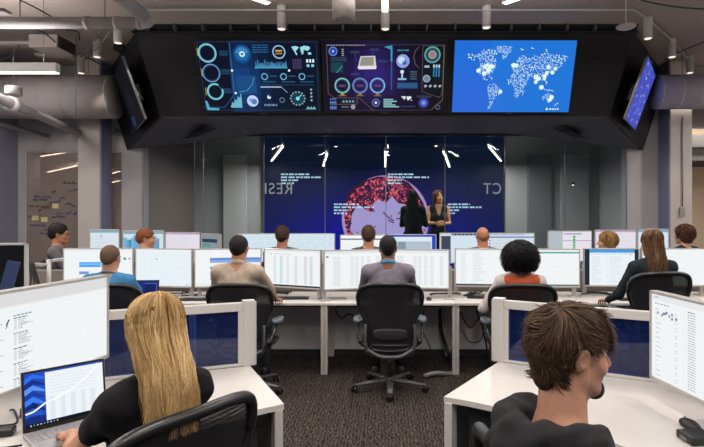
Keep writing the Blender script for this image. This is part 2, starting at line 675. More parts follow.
def person(name, label, loc, heading, ztop=1.41, pose='sit', cat='person', skin='c89878', female=False, w=1.0, yaw=0.0, pitch=0.0, roll=0.0,
           hx=0.0, hyc=-.07, cy=-.11, hipy=-.03, hands=None, sleeve='long', shirt='6a6a72', pants='1c1c20', shoe='101012', shirt_name='shirt',
           hair=None, hair_cols=('201812', '2c2019'), res=.012, head_res=.006, hand_res=.006, group=None, hand_up=None, legs=None, poles=None,
           hand_fwd=None, neck_open=.0, lift=0.0, shd=.325, bump=.0024, detail=0, stubble=False, armw=1.0, vneck=False, eyes=True, hand_curl=.55, lsh=None, handscale=1.0, extra=None, shirt_rough=.85):
    root = thing(name, label, cat, loc, -heading, group)
    sk = mat('skin_' + skin, skin, rough=.5, var=.10, scale=60, bump=.05, bscale=400, sss=.08)
    sh = ztop - shd                    # shoulder joint height
    sit = pose == 'sit'
    hz = .565 + lift if sit else .93
    cz = sh - .15
    wz = (hz + cz) / 2 + .01
    nk = np.array([hx * .5, hyc * .5 + cy * .5 - .005, sh + .070])
    hc = np.array([hx, hyc, ztop - .113])
    HR = Rm(yaw, pitch, roll)
    sw = .168 * w
    dep = .95 if female else 1.0
    torso = [
        ell((0, hipy, hz), (.165 * w, .125, .11), .05),
        cap((0, hipy, hz + .04), (0, (hipy + cy) / 2, wz), .118 * w, .108 * w, .05),
        ell((0, (hipy + cy) / 2 + .01, wz), (.138 * w, .108 * dep, .15), .05),
        ell((0, cy, cz), (.160 * w, .108 * dep, .165), .06),
        cap((-sw * .80, cy, sh - .015), (sw * .80, cy, sh - .015), .054, None, .05),
        cap((-.045, cy + .015, sh + .045), (-sw * .95, cy, sh + .010), .040, .044, .04),
        cap((.045, cy + .015, sh + .045), (sw * .95, cy, sh + .010), .040, .044, .04),
    ]
    if female:
        torso += [ell((-.065, cy + .085, cz + .0), (.052, .045, .052), .03), ell((.065, cy + .085, cz + .0), (.052, .045, .052), .03)]
    SL, SR = np.array([-sw, cy, sh]), np.array([sw, cy, sh])
    if hands is None:
        hands = [(-.17, .34, .785), (.17, .34, .785)] if sit else [(-.25, .02, .78), (.25, .02, .78)]
    poles = poles or [(-.55, -.5, -.8), (.55, -.5, -.8)]
    arms = []
    handops = []
    fine = []
    for i, (S, H) in enumerate(zip((SL, SR), hands)):
        q = -1 if i == 0 else 1
        E, H = ik(S, H, .285, .255, poles[i])
        fw = (H - E) / np.linalg.norm(H - E)
        if hand_fwd is not None and hand_fwd[i] is not None: fw = np.array(hand_fwd[i], float)
        elif sit: fw = np.array([fw[0] * .6, fw[1], -.12])
        up = (0, 0, 1) if hand_up is None else hand_up[i]
        arms.append((S, E, H))
        ho = hand_ops(H, fw, up, (-q), curl=hand_curl, s=handscale)
        handops += ho
        pts = np.array([o[2] for o in ho])
        fine.append((pts.min(0) - .03, pts.max(0) + .03, hand_res))
    f = (.88 if female else 1.0) * armw
    armops = []
    for S, E, H in arms:
        armops += [cap(S, E, .047 * f, .037 * f, .02), cap(E, E + (H - E) * .35, .038 * f, .037 * f, .015), cap(E + (H - E) * .3, H, .037 * f, .023 * f, .015)]
    # legs
    if legs is None:
        if sit:
            legs = [((-.085, hipy, hz - .01), (-.13, .40, .545 + lift * .9), (-.13, .36, .10)), ((.085, hipy, hz - .01), (.13, .40, .545 + lift * .9), (.13, .36, .10))]
        else:
            legs = [((-.085, 0, hz - .03), (-.10, .03, .50), (-.11, -.02, .09)), ((.085, 0, hz - .03), (.10, .03, .50), (.11, -.02, .09))]
    legops = []
    for A, B, C in legs:
        legops += [cap(A, B, .082 * w, .056, .03), cap(B, C, .055, .038, .02)]
        C = np.array(C)
        legops += [cap(C + (0, -.02, -.045), C + (0, .15, -.058), .034, .028, .02)]
    ho = xf(head_ops(1.0, female), HR, hc)
    nb = HR @ np.array([0, -.022, -.055]) + hc
    neck = [cap(nb, nk - (0, 0, .03), .050 if female else .0605, .055 if female else .067, .024)]
    fine_head = (hc - .135, hc + .135, head_res)
    fine.append(fine_head)
    skinmats = [sk]
    matfn = None
    if detail:
        lip = mat('lips_' + skin, tuple(np.clip(np.array(hexc(skin)) * (0.86, .62, .60), 0, 1)), rough=.45, var=.05)
        stb = mat('stubble_' + skin, tuple(np.array(hexc(skin)) * (.89, .87, .86)), rough=.6, var=.22, scale=700)
        skinmats = [sk, lip, stb]
        def matfn(C):
            L = (C - hc) @ HR
            m = ((L[:, 0] / .024) ** 2 + ((L[:, 2] + .0665) / .0105) ** 2 < 1) & (L[:, 1] > .075)
            b_ = (L[:, 2] < -.045 + .5 * np.abs(L[:, 1] - .09) * 0 + np.clip(.07 - L[:, 1], 0, .03) * 1.0) & (L[:, 1] > .018) & (L[:, 2] > -.125) & (~m)
            return m.astype(int) + (2 * b_.astype(int) if stubble else 0)
    body = sdf_mesh('body', ho + neck + torso + armops + handops + legops, res, skinmats, root, fine, matfn=matfn)
    # clothes
    shm = mat('cloth_' + shirt + shirt_name, shirt, rough=shirt_rough, var=.12, scale=90, bump=.12, bscale=600, sheen=.02, spec=.15)
    t = .011
    tsub = [o for o in torso]
    def grow(o, a):
        if o[0] == 'c': return ('c', o[1], o[2], o[3] + a, o[4] + a, *o[5:])
        return ('e', o[1], o[2] + a, *o[3:])
    so = [grow(o, t) for o in tsub]
    for S, E, H in arms:
        if sleeve == 'long':
            so += [cap(S, E, .060 * f, .050 * f, .03), cap(E, E + (H - E) * .93, .049 * f, .036 * f, .02)]
        elif sleeve == 'short':
            so += [cap(S, S + (E - S) * .50, .062 * f, .056 * f, .03)]
        elif sleeve == 'elbow':
            so += [cap(S, E, .060 * f, .050 * f, .03), cap(E, E + (H - E) * .25, .049 * f, .046 * f, .02)]
    if extra: so += extra(sh, cy, nk, arms)
    nn = np.array(hc + HR @ np.array([0, -.01, -.06])) - nk
    nn /= np.linalg.norm(nn)
    so += [cap(nk - nn * .008, nk + nn * .12, .058 + neck_open, .062 + neck_open, .008, True)]
    so += [half((0, 0, -1), -(hz - .06), .01)]
    sleeve_cut = []
    if sleeve == 'none':
        for q in (-1, 1): sleeve_cut.append(cap((q * (sw + .03), cy, sh - .10), (q * (sw + .045), cy, sh + .12), .062, None, .015, True))
    if vneck: sleeve_cut += [cap((0, cy + .10, sh - .10), (0, cy + .03, sh + .12), .022, .085, .01, True)]
    so += sleeve_cut
    sf = []
    sdf_mesh(shirt_name, so, res * .95, shm, root, sf, disp=cloth_noise(bump, 62, ph=ztop * 7 + loc[0]))
    pm = mat('trousers_' + pants, pants, rough=.9, var=.12, scale=80, bump=.1, spec=.15)
    po = [ell((0, hipy, hz), (.178 * w, .138, .115), .04)]
    for A, B, C in legs:
        C = np.array(C)
        po += [cap(A, B, .094 * w, .068, .03), cap(B, C + (0, 0, -.02), .066, .052, .02)]
    sdf_mesh('trousers', po, .013, pm, root, disp=cloth_noise(.003, 20, 1.0))
    sm = mat('shoe_' + shoe, shoe, rough=.5)
    for A, B, C in legs:
        C = np.array(C)
        sdf_mesh('shoe', [cap(C + (0, -.03, -.048), C + (0, .15, -.056), .042, .034, .02), ell(C + (0, -.02, -.02), (.042, .045, .05), .02), half((0, 0, -1), .0, .004)],
                 .010, sm, root)
    # hair
    hm = [mat('hair_' + c, c, rough=.58, var=.25, scale=30, stretch=(6, 6, .6), bump=.3, bscale=120, spec=.22) for c in hair_cols]
    if hair:
        hair(root, HR, hc, hm, dict(sh=sh, cy=cy, nk=nk, head_res=head_res))
    if eyes:
        we = mat('eye_white', 'e4ded8', rough=.25, var=.02); ir = mat('eye_iris', '2a1a12', rough=.2)
        for q in (-1, 1):
            c = HR @ np.array([q * .030, .0700, .002]) + hc
            b = MB()
            Mx = Matrix.Translation(Vector(c)) @ Matrix([[*HR[0], 0], [*HR[1], 0], [*HR[2], 0], [0, 0, 0, 1]]) @ Matrix.Rotation(-PI / 2, 4, 'X')
            b.lathe([(0.0004, -.012), (.006, -.0105), (.0105, -.006), (.012, 0), (.0105, .006), (.0062, .0103)], 0, 16, Mx)
            b.lathe([(.0062, .0102), (.004, .0113), (.0003, .0121)], 1, 16, Mx)
            b.build('eye', [we, ir], root, recalc=True)
        for q in (-1, 1):
            pts = [HR @ np.array([q * x, y, z]) + hc for x, y, z in ((.014, .0905, .0175), (.028, .0895, .0225), (.044, .078, .018))]
            MB().tube(catmull(pts, 4), .0032, n=6, squash=.5).build('eyebrow', hm[0], root)
    return root, hc, HR


def hair_cap(kind='short', grow=.012, amp=.003, back=-.075, top=.0, side=.0, fringe=.062):
    """close cut hair: a shell over the skull, open over face, ears and nape"""
    def f(root, HR, hc, hm, q):
        o = [ell((0, -.018, .034 + top / 2), (.074 + grow, .095 + grow, .083 + grow + top / 2), .01)]
        o += [cap((0, -.065, -.01), (0, -.062, back + .03), .052 + grow * .5, .040 + grow * .3, .03)]
        o += [ell((0, .085, -.035), (.085, .060, .090 + (.062 - fringe)), .02, None, True)]
        for s in (-1, 1):
            o += [ell((s * .090, -.008, -.016), (.033, .029, .046), .010, None, True)]
            o += [ell((s * .085, .045, -.055), (.045, .05, .070), .02, None, True)]
        o += [half((0, .35, -1), -(back) , .012)]
        ops = xf(o, HR, hc)
        h = q['head_res']
        A = amp
        def disp(X, Y, Z):
            return A * (np.sin(150 * X + 4 * np.sin(60 * Z)) * np.sin(120 * Y + 3 * np.sin(80 * X)) + .7 * np.sin(210 * Z + 5 * np.sin(70 * Y)))
        sdf_mesh('hair', ops, h, hm[0], root, disp=disp, smooth_it=0 if amp > .002 else 1)
    return f


def scalp_points(n, hc, HR, front=.05, low=-.055, rx=.078, ry=.100, rz=.088):
    """random roots on the hair-bearing part of the skull, in head coordinates"""
    pts = []
    while len(pts) < n:
        v = RNG.normal(size=3); v /= np.linalg.norm(v)
        p = np.array([0, -.016, .034]) + v * (rx, ry, rz)
        if p[2] < low: continue
        if p[1] > .02 and p[2] < .062 + (.0 if abs(p[0]) < .05 else -.01): continue
        if p[1] > -.03 and p[2] < .018 and p[1] < .03: continue
        if p[1] > front + .035: continue
        pts.append((p, v))
    return pts


def hair_tousled(n=2600, length=.05, lift=.35, curl=1.0, rad=.0011, base=.010):
    cp = hair_cap(grow=base, amp=.0007, back=-.095, fringe=.055)
    def f(root, HR, hc, hm, q):
        cp(root, HR, hc, hm, q)
        pts = scalp_points(n, hc, HR, low=-.075)
        m = 9
        for _ in range(int(n * .22)):        # the nape
            a_ = RNG.uniform(-1.15, 1.15); z_ = RNG.uniform(-.082, .0)
            k_ = 1 - max(0, (-z_ - .03)) * 3.2
            pts.append((np.array([math.sin(a_) * .066 * k_, -.018 - math.cos(a_) * .082 * k_, z_]), np.array([math.sin(a_), -math.cos(a_), 0.])))
        S = np.zeros((len(pts), m, 3))
        for i, (p, v) in enumerate(pts):
            crown = np.array([.01, -.055, .115])
            fl = p - crown
            fl -= v * (fl @ v)
            d = fl / (np.linalg.norm(fl) + 1e-6)
            # locks sweep together in clumps
            cl = np.array([math.sin(55 * p[0] + 31 * p[2]) * .7 + math.sin(23 * p[1] + 40 * p[0]), math.sin(47 * p[1] + 20 * p[2]) * .7, math.sin(38 * p[0] + 52 * p[1]) * .7])
            L = length * (1.15 if p[2] > .05 else (.75 if p[2] > -.02 else .5)) * (.75 + .5 * RNG.random())
            if p[1] > .02: L *= 1.15
            a = p + v * (base * .25 + .010 * RNG.random())
            x = a.copy()
            dd = d + v * (lift + .12 * RNG.random()) + (cl - v * (cl @ v)) * .62 * curl + v * .22 * math.sin(70 * p[0] + 60 * p[2] + 50 * p[1]) + RNG.normal(size=3) * .09 + np.array([0, .25 if p[2] > .05 else 0, 0])
            for j in range(m):
                S[i, j] = x
                g = np.array([0, 0, -.22 * j / m])
                e0 = (x - np.array([0, -.016, .034])) / (.080, .102, .090); e0 /= np.linalg.norm(e0)
                dd2 = dd + g * 2 + (cl - v * (cl @ v)) * .10 * curl * j
                dd2 = dd2 - e0 * max(0, dd2 @ e0 - .10) * .75
                dd2 /= np.linalg.norm(dd2)
                x = x + dd2 * L / m
                # keep off the skull
                e = (x - (0, -.016, .034)) / (.080, .102, .090)
                r = np.linalg.norm(e)
                if r < 1.04: x = np.array([0, -.016, .034]) + e / r * 1.04 * np.array([.080, .102, .090])
        for q_ in (-1, 1):      # ears stay clear
            e = (S - np.array([q_ * .086, -.012, -.008])) / (.030, .026, .036)
            S = S[~((e ** 2).sum(2) < 1).any(1)]
        S = S @ HR.T + hc
        strands_mesh('hair_locks', S, rad, hm, root)
    return f


def hair_long(n=700, length=.42, rad=.0014, base_amp=.002, part=.0, width=.088, wave=0.006, back_shift=-.04, spread=115, low_r=.085, front_len=.5, base=True, vol=1.0, thick=.04):
    """long straight or wavy hair, parted on top and hanging down the back"""
    def f(root, HR, hc, hm, q):
        h = q['head_res']
        if base:
            o = [ell((0, -.018, .032), (.080 * vol, .100 * vol, .090), .01)]
            o += [cap((-.045 * vol, -.045, -.02), (-.036 * low_r / .085, -.055 + back_shift * .5, -.13), .034, .026, .03),
                  cap((.045 * vol, -.045, -.02), (.036 * low_r / .085, -.055 + back_shift * .5, -.13), .034, .026, .03),
                  cap((0, -.070, .0), (0, -.065 + back_shift * .6, -.15), .050, .045, .03)]
            e = -length + .085
            for x in (-.040, -.015, .015, .040):
                o += [cap((x * low_r / .085, -.060 + back_shift * .6, -.12), (x * low_r / .085, -.055 + back_shift, e + .03 * abs(x) / .05), .030, .012, .03)]
            o += [ell((0, .095, -.03), (.072, .075, .090), .02, None, True), half((0, 1, 0), .055, .01)]
            def disp(X, Y, Z):
                return base_amp * (np.sin(190 * X + 8 * Z) + np.sin(160 * Y + 140 * X + 9 * Z))
            # the lower part hangs plumb: no head rotation below the nape, so blend by using the rotated frame only
            sdf_mesh('hair', xf(o, HR, hc), h, hm[0], root, disp=disp, smooth_it=0)
        m = 16
        S = np.zeros((n, m, 3))
        for i in range(n):
            side = 1 if RNG.random() < .5 else -1
            phi = math.radians(RNG.uniform(4, spread))       # from straight back (0) round to the side/front
            ax = side * math.sin(phi); ay = -math.cos(phi)
            lay = RNG.uniform(.0, .012)
            rx, ry, rz = (.085 * vol + lay, .105 * vol + lay, .094 + lay)
            y0 = RNG.uniform(-.09, .055)
            start = RNG.uniform(.04, .5)
            fl = (1 - (1 - front_len) * max(0, (phi - 1.2)) / 0.8)
            Lh = length * (.76 + .28 * RNG.random()) * fl
            ck = int((side * phi + 4) * 7 + start * 5); wv = (ck * 2.399) % 6.28 + RNG.normal() * .25; wa = wave * (.55 + .45 * math.sin(ck * 1.7)) + wave * .25 * RNG.random()
            nt = 7
            pts = []
            for j in range(nt):
                th = start + (PI / 2 - start) * j / (nt - 1)
                s_ = math.sin(th); c_ = math.cos(th)
                bl = (j / (nt - 1))
                px = ax * s_ * rx + part * (1 - s_)
                py = -.018 + ay * s_ * ry + (1 - bl) * y0 * .5
                pts.append((px, py, .034 + c_ * rz))
            z0 = .034
            x0, yy0 = pts[-1][0], pts[-1][1]
            for j in range(1, m - nt + 1):
                t = j / (m - nt)
                z = z0 - t * (Lh - .0)
                pull = min(1, t * 1.7); pull = pull * pull * (3 - 2 * pull); bk = min(1, t * 1.25); bk = bk * bk * (3 - 2 * bk)
                xx = x0 * (1 - pull * (1 - low_r / .085)) * (1 - .10 * t)
                yy = yy0 + back_shift * bk * (1 if ay < .2 else .75) - (.0 if ay < 0 else pull * ay * .05)
                xx += wa * math.sin(wv + t * 9) * t
                yy += wa * math.cos(wv + t * 7) * t * .6
                pts.append((xx, yy, z))
            S[i] = pts
        S = S @ HR.T + hc
        strands_mesh('hair_strands', S, rad, hm, root)
    return f


def hair_afro(rx=.165, rz=.150):
    def f(root, HR, hc, hm, q):
        o = [ell((0, -.030, .030), (rx, rx * .92, rz), .01),
             ell((-.07, -.04, -.05), (.085, .085, .085), .05), ell((.07, -.04, -.05), (.085, .085, .085), .05),
             ell((0, .125, -.045), (.075, .085, .085), .02, None, True), half((0, 0, -1), .118, .02)]
        def disp(X, Y, Z):
            return .006 * (np.sin(75 * X + 3 * np.sin(40 * Z)) * np.sin(70 * Y + 3 * np.sin(35 * X)) + np.sin(66 * Z + 4 * np.sin(45 * Y)) * np.sin(58 * X))
        sdf_mesh('hair', xf(o, HR, hc), .008, hm[0], root, disp=disp, smooth_it=0)
        n = 2200; m = 7
        S = np.zeros((n, m, 3))
        for i in range(n):
            v = RNG.normal(size=3); v /= np.linalg.norm(v)
            if v[1] > .55 and v[2] < .5: v[1] *= -1
            if v[2] < -.75: v[2] *= -1
            p = np.array([0, -.030, .022]) + v * (rx * .95, rx * .87, rz * .97)
            a = np.cross(v, (0, 0, 1.0)); a /= np.linalg.norm(a) + 1e-6; b = np.cross(v, a)
            ph = RNG.uniform(0, 6.28)
            for j in range(m):
                S[i, j] = p + v * (.0058 * j) + (a * math.cos(ph + j * 1.1) + b * math.sin(ph + j * 1.1)) * .007 - (0, 0, .0007 * j * j)
        strands_mesh('hair_coils', S @ HR.T + hc, .0016, hm, root)
    return f


def hair_curly(grow=.028, low=-.09, n=700):
    def f(root, HR, hc, hm, q):
        o = [ell((0, -.022, .030), (.074 + grow, .094 + grow, .082 + grow), .01),
             ell((0, -.05, -.04), (.080, .065, .075), .04),
             ell((0, .098, -.035), (.072, .07, .080), .02, None, True), half((0, 0, -1), -low, .02)]
        def disp(X, Y, Z):
            return .006 * (np.sin(120 * X + 3 * np.sin(50 * Z)) * np.sin(110 * Z + 3 * np.sin(65 * Y)) + .8 * np.sin(100 * Y + 3 * np.sin(55 * X)))
        sdf_mesh('hair', xf(o, HR, hc), .007, hm[0], root, disp=disp, smooth_it=0)
        m = 8
        S = np.zeros((n, m, 3))
        for i in range(n):
            v = RNG.normal(size=3); v /= np.linalg.norm(v)
            if v[1] > .5 and v[2] < .5: v[1] *= -1
            if v[2] < -.5: v[2] *= -1
            p = np.array([0, -.022, .030]) + v * (.076 + grow, .096 + grow, .084 + grow)
            ph = RNG.uniform(0, 6.28)
            for j in range(m):
                S[i, j] = p + np.array([math.cos(ph + j * .9) * .009, math.sin(ph + j * .9) * .009, -.005 * j])
        strands_mesh('hair_curls', S @ HR.T + hc, .0022, hm, root)
    return f
# ------------------------------------------------------------------ materials of the room
WHITE = mat('desk_laminate', 'd0cbc6', rough=.38, var=.02, scale=5)
WEDGE = mat('desk_edge', 'c9c2ba', rough=.45, var=.02)
PMETAL = mat('painted_metal', 'c8c4c0', rough=.4, var=.02)
GREYPANEL = mat('grey_panel', 'e2e0e0', rough=.7, var=.05, scale=8)
DKPANEL = mat('dark_panel', '34363c', rough=.55, var=.05)
FABRIC = mat('divider_fabric', '6f6662', rough=.95, var=.12, scale=150, bump=.1)
BLACK = mat('black_plastic', '141416', rough=.42, var=.1)
CHAIRFRAME = mat('graphite_frame', '1b1c1f', rough=.33, var=.08)
CHAIRGREY = mat('graphite_metal', '55555a', rough=.38, var=.05, metal=.3)
ARMPAD = mat('arm_pad', '59626e', rough=.35, var=.06)
CHROME = mat('brushed_chrome', 'a9aaac', rough=.25, metal=1.0, var=.03)
SILVER = mat('silver_plastic', 'b9b6b3', rough=.4, metal=.3, var=.03)
CABLE = mat('cable_black', '0e0e10', rough=.5)
CABLEG = mat('cable_grey', '77767a', rough=.5)
WALLM = mat('wall_paint_grey', 'a09b9d', rough=.85, var=.04, scale=2, bump=.02)
WALLB = mat('wall_paint_blue_grey', '86889a', rough=.85, var=.05, scale=1.5)
COLM = mat('column_paint', 'aaa39f', rough=.8, var=.03, scale=3)
DUCTM = mat('duct_metal', 'aea7a6', rough=.8, spec=.2, var=.08, scale=3, bump=.03, bscale=20)
PIPEM = mat('pipe_paint', 'a8a4a4', rough=.75, spec=.2, var=.04)
SPOTM = mat('spot_white', 'bdb8b4', rough=.45, var=.02)
HULL = mat('bulkhead_black', '1c1c1f', rough=.6, spec=.3, var=.08, scale=2)
HULLD = mat('bulkhead_gap', '050506', rough=.8)

# carpet: rows of small wavy loops
def carpet():
    m = bpy.data.materials.new('carpet'); m.use_nodes = True
    nt = m.node_tree; b = nt.nodes['Principled BSDF']; b.inputs['Roughness'].default_value = .95
    b.inputs['Specular IOR Level'].default_value = .2
    tc = nt.nodes.new('ShaderNodeTexCoord')
    mp = nt.nodes.new('ShaderNodeMapping'); mp.inputs['Scale'].default_value = (1, .55, 1)
    nt.links.new(tc.outputs['Object'], mp.inputs[0])
    wv = nt.nodes.new('ShaderNodeTexWave'); wv.inputs['Scale'].default_value = 12; wv.inputs['Distortion'].default_value = 9
    wv.inputs['Detail'].default_value = 3; wv.inputs['Detail Scale'].default_value = 2.6
    nz = nt.nodes.new('ShaderNodeTexNoise'); nz.inputs['Scale'].default_value = 160
    nt.links.new(mp.outputs[0], wv.inputs['Vector']); nt.links.new(tc.outputs['Object'], nz.inputs['Vector'])
    mul = nt.nodes.new('ShaderNodeMath'); mul.operation = 'MULTIPLY'
    nt.links.new(wv.outputs['Fac'], mul.inputs[0]); nt.links.new(nz.outputs['Fac'], mul.inputs[1])
    cr = nt.nodes.new('ShaderNodeValToRGB')
    cr.color_ramp.elements[0].position = .12; cr.color_ramp.elements[0].color = (*lin(hexc('1e1a18')), 1)
    cr.color_ramp.elements[1].position = .52; cr.color_ramp.elements[1].color = (*lin(hexc('544b46')), 1)
    nt.links.new(mul.outputs[0], cr.inputs[0]); nt.links.new(cr.outputs[0], b.inputs['Base Color'])
    bp = nt.nodes.new('ShaderNodeBump'); bp.inputs['Strength'].default_value = .5; bp.inputs['Distance'].default_value = .01
    nt.links.new(mul.outputs[0], bp.inputs['Height']); nt.links.new(bp.outputs[0], b.inputs['Normal'])
    return m


def concrete():
    m = mat('ceiling_concrete', '9c9088', rough=.9, var=.18, scale=1.2, bump=.15, bscale=14)
    return m


def struct(name, o_or_mb, m=None):
    o = o_or_mb.build(name, m) if isinstance(o_or_mb, MB) else o_or_mb
    o['kind'] = 'structure'
    return o


ZC = 4.10
struct('floor', MB().box((-8, -2.5, -.1), (8, 13, 0)), carpet())
struct('ceiling', MB().box((-8, -2.5, ZC), (8, 13, ZC + .1)), concrete())
struct('wall_left', MB().box((-6.3, -2.5, 0), (-6.13, 9.6, ZC)), WALLB)
struct('wall_right', MB().box((7.2, -2.5, 0), (7.37, 12.9, ZC)), WALLM)
# back wall to the left: solid either side of a glazed writing wall
mb = MB().box((-6.3, 9.02, 0), (-6.02, 9.2, ZC)).box((-6.02, 9.02, 2.68), (-4.40, 9.2, ZC)).box((-4.40, 9.02, 0), (-4.03, 9.2, ZC))
struct('wall_back_left', mb, WALLM)
mb = MB().box((4.03, 9.02, 0), (4.62, 9.2, ZC)).box((4.62, 9.02, 0), (5.08, 9.2, ZC)).box((5.08, 9.02, 3.08), (7.2, 9.2, ZC))
struct('wall_back_right', mb, WALLM)
struct('wall_lintel', MB().box((-4.03, 9.02, 2.97), (4.03, 9.14, ZC)), HULL)
struct('wall_room_beyond', MB().box((4.9, 11.6, 0), (7.2, 11.75, ZC)), mat('warm_wall', 'e0c8a8', rough=.85, var=.03))
b = MB().box((5.3, 10.0, 2.62), (7.2, 11.3, 3.1)).box((5.4, 9.95, 2.86), (7.2, 10.02, 2.90))
tag(b.build('ceiling_unit', mat('dark_unit', '2a2624', rough=.6)), 'dark ceiling unit in the doorway beside the right column', 'ceiling unit')
# columns with chamfered faces
for nm, s in (('wall_column_left', -1), ('wall_column_right', 1)):
    x0, x1 = sorted((s * 4.575, s * 4.93))
    c = MB().box((x0, 8.66, 0), (x1, 9.02, ZC), bev=.012)
    o = struct(nm, c, COLM)
    xi = s * 4.575
    a, b_ = sorted((xi, xi - s * .012))
    MB().box((a, 8.68, 0), (b_, 9.02, ZC)).build('shaded_side', mat('shaded_side_blue', '8088a4', rough=.7, var=.03), o)  # shade on the column's inner side, put into its blue-grey colour
# conduit and switch box on the right column
t = thing('wall_conduit', 'thin grey conduit with switch box on the right column', 'conduit', (4.76, 8.64, 0))
MB().tube([(0, 0, 1.75), (0, 0, 3.2)], .010).build('pipe', mat('conduit_grey', '7a7472', rough=.5), t)
MB().box((-.05, -.03, 1.60), (.03, .01, 1.74), bev=.006).box((-.03, -.036, 1.64), (.01, -.03, 1.70)).build('switch_box', mat('box_grey', '8a8583', rough=.5), t)

# ---- glazed writing wall on the left, with a dim room and lit bars for its reflections behind
gw = MB().box((-6.02, 9.06, 0), (-4.40, 9.075, 2.68)).build('window_1', glass_mat('smoked_glass', (.80, .74, .70), rough=.02, body='93857f', body_mix=.62))
gw['kind'] = 'structure'
struct('trim_1', MB().box((-6.02, 9.04, 2.66), (-4.40, 9.10, 2.70)).box((-6.04, 9.03, 0), (-6.0, 9.1, 2.7)), mat('pale_trim', 'b5aca6', rough=.5))
struct('wall_meeting_room', MB().box((-7.9, 11.5, 0), (-4.2, 11.6, ZC)), mat('meeting_wall', '776c66', rough=.9))
struct('wall_meeting_side', MB().box((-4.25, 9.2, 0), (-4.1, 11.6, ZC)), mat('meeting_wall', '776c66', rough=.9))
LAMPW = emat('fff4e2', 5.0, sample=True)
LAMPREFL = emat('fff4e2', 14.0, sample=True)  # stronger glow for the bars that stand in for reflections
UPR = 1.5


def linear_lamp(label, p0, p1, wdt=.06, hgt=.06, group=None, power=0, strength=None, hang=True, up=True):
    p0, p1 = Vector(p0), Vector(p1)
    d = p1 - p0
    t = thing('linear_lamp', label, 'ceiling lamp', (p0 + p1) / 2, 0, group, rot=(0, -math.atan2(d.z, math.hypot(d.x, d.y)), math.atan2(d.y, d.x)))
    L = d.length / 2
    MB().box((-L, -wdt / 2, 0), (L, wdt / 2, hgt), bev=.004).build('housing', SPOTM, t)
    MB().box((-L + .01, -wdt / 2 + .004, -.006), (L - .01, wdt / 2 - .004, .0)).build('diffuser', LAMPREFL if strength else LAMPW, t)
    top = ZC - t.location.z
    if hang:
        for s in (-.8, .8):
            MB().tube([(s * L, 0, hgt), (s * L, 0, top)], .002, n=5).build('suspension_wire', CABLE, t)
    if power:
        l = bpy.data.lights.new('lamp_light', 'AREA'); l.shape = 'RECTANGLE'; l.size = 2 * L; l.size_y = wdt
        l.energy = power; l.color = (1, .955, .91)
        lo = bpy.data.objects.new('lamp_light', l); COL.objects.link(lo); lo.parent = t; lo.location = (0, 0, -.012)
        l2 = bpy.data.lights.new('added_uplight', 'AREA'); l2.shape = 'RECTANGLE'; l2.size = 2 * L; l2.size_y = wdt  # upward light added to brighten the ceiling
        l2.energy = power * UPR * (1 if up else .05); l2.color = (1, .95, .92)
        lo = bpy.data.objects.new('added_uplight', l2); COL.objects.link(lo); lo.parent = t; lo.location = (0, 0, hgt + .01); lo.rotation_euler = (PI, 0, 0)
    return t


def at(px, py, z):
    """the point at height z seen at that pixel"""
    D = (CAMZ - z) * FPX / (py - VY)
    return Vector(((px - VX) * D / FPX, D, z))


def reflection_bar(label, a, b, D, **k):
    """a short, nearly level lit bar, standing in for a reflected lamp, between two sight lines, its nearer end at distance D"""
    ha, hb = VY - a[1], VY - b[1]
    if ha >= hb: Da, Db = D, min(D * ha / hb, 11.15)
    else: Da, Db = min(D * hb / ha, 11.15), D
    return linear_lamp(label, P(*a, Da), P(*b, Db), **k)


reflection_bar('long lamp glowing high behind the writing glass', (33, 157.5), (71, 151.5), 9.3, wdt=.07, power=18, strength=1)  # these glowing bars stand in for ceiling lamps mirrored in the glass
reflection_bar('lower lamp glowing behind the writing glass, ending at the column', (48, 172), (86, 163.5), 9.3, wdt=.07, power=18, strength=1)
reflection_bar('upper short lamp in the glass strip right of the left column', (108.5, 174.5), (119.5, 171), 10.0, wdt=.05, strength=1)
reflection_bar('lower short lamp in the glass strip right of the left column', (108.5, 183), (119.5, 180.5), 9.3, wdt=.05, strength=1)

# handwriting on the glass
INKS = [mat('ink_dark', '3c3338', rough=.6), mat('ink_blue', '4a5580', rough=.6), mat('ink_brown', '5e4034', rough=.6)]
ink = MB()
rnd = random.Random(3)
Y_G = 9.055
def scrawl(px0, px1, py, slope, mi, amp=1.3):
    x = px0
    while x < px1:
        L = rnd.uniform(2.0, 5.5)
        pts = []
        n = 9
        for i in range(n):
            t_ = i / (n - 1)
            q = P(x + L * t_, py + slope * (x - px0) + rnd.uniform(-amp, amp), Y_G)
            pts.append((q.x, Y_G - .002, q.z))
        ink.tube(catmull(pts, 3), .0055, mi, n=4)
        x += L + rnd.uniform(.6, 1.6)
for a in ((63, 79, 183, -.02, 0), (68, 79, 190, -.1, 1), (34, 50, 196, .12, 1), (33, 44, 200, .0, 0), (24, 52, 206, .02, 2), (38, 52, 210, -.5, 2), (49, 58, 203, -.2, 1), (60, 66, 198, -.4, 1),
          (66, 79, 204, .3, 1), (56, 66, 213, .05, 1), (52, 64, 217, -.1, 0), (68, 79, 212, .35, 1), (28, 40, 216, -.05, 1), (30, 46, 225, .05, 1), (44, 54, 230, .1, 1), (40, 50, 233, .1, 1), (52, 58, 223, .2, 0), (52, 55, 192, -.2, 0), (46, 50, 209, -.3, 1)):
    scrawl(*a)
o = ink.build('handwriting', INKS, gw); o['label'] = 'blue and brown marker handwriting'
STK = mat('sticky_yellow', 'c9bd86', rough=.8, var=.04)
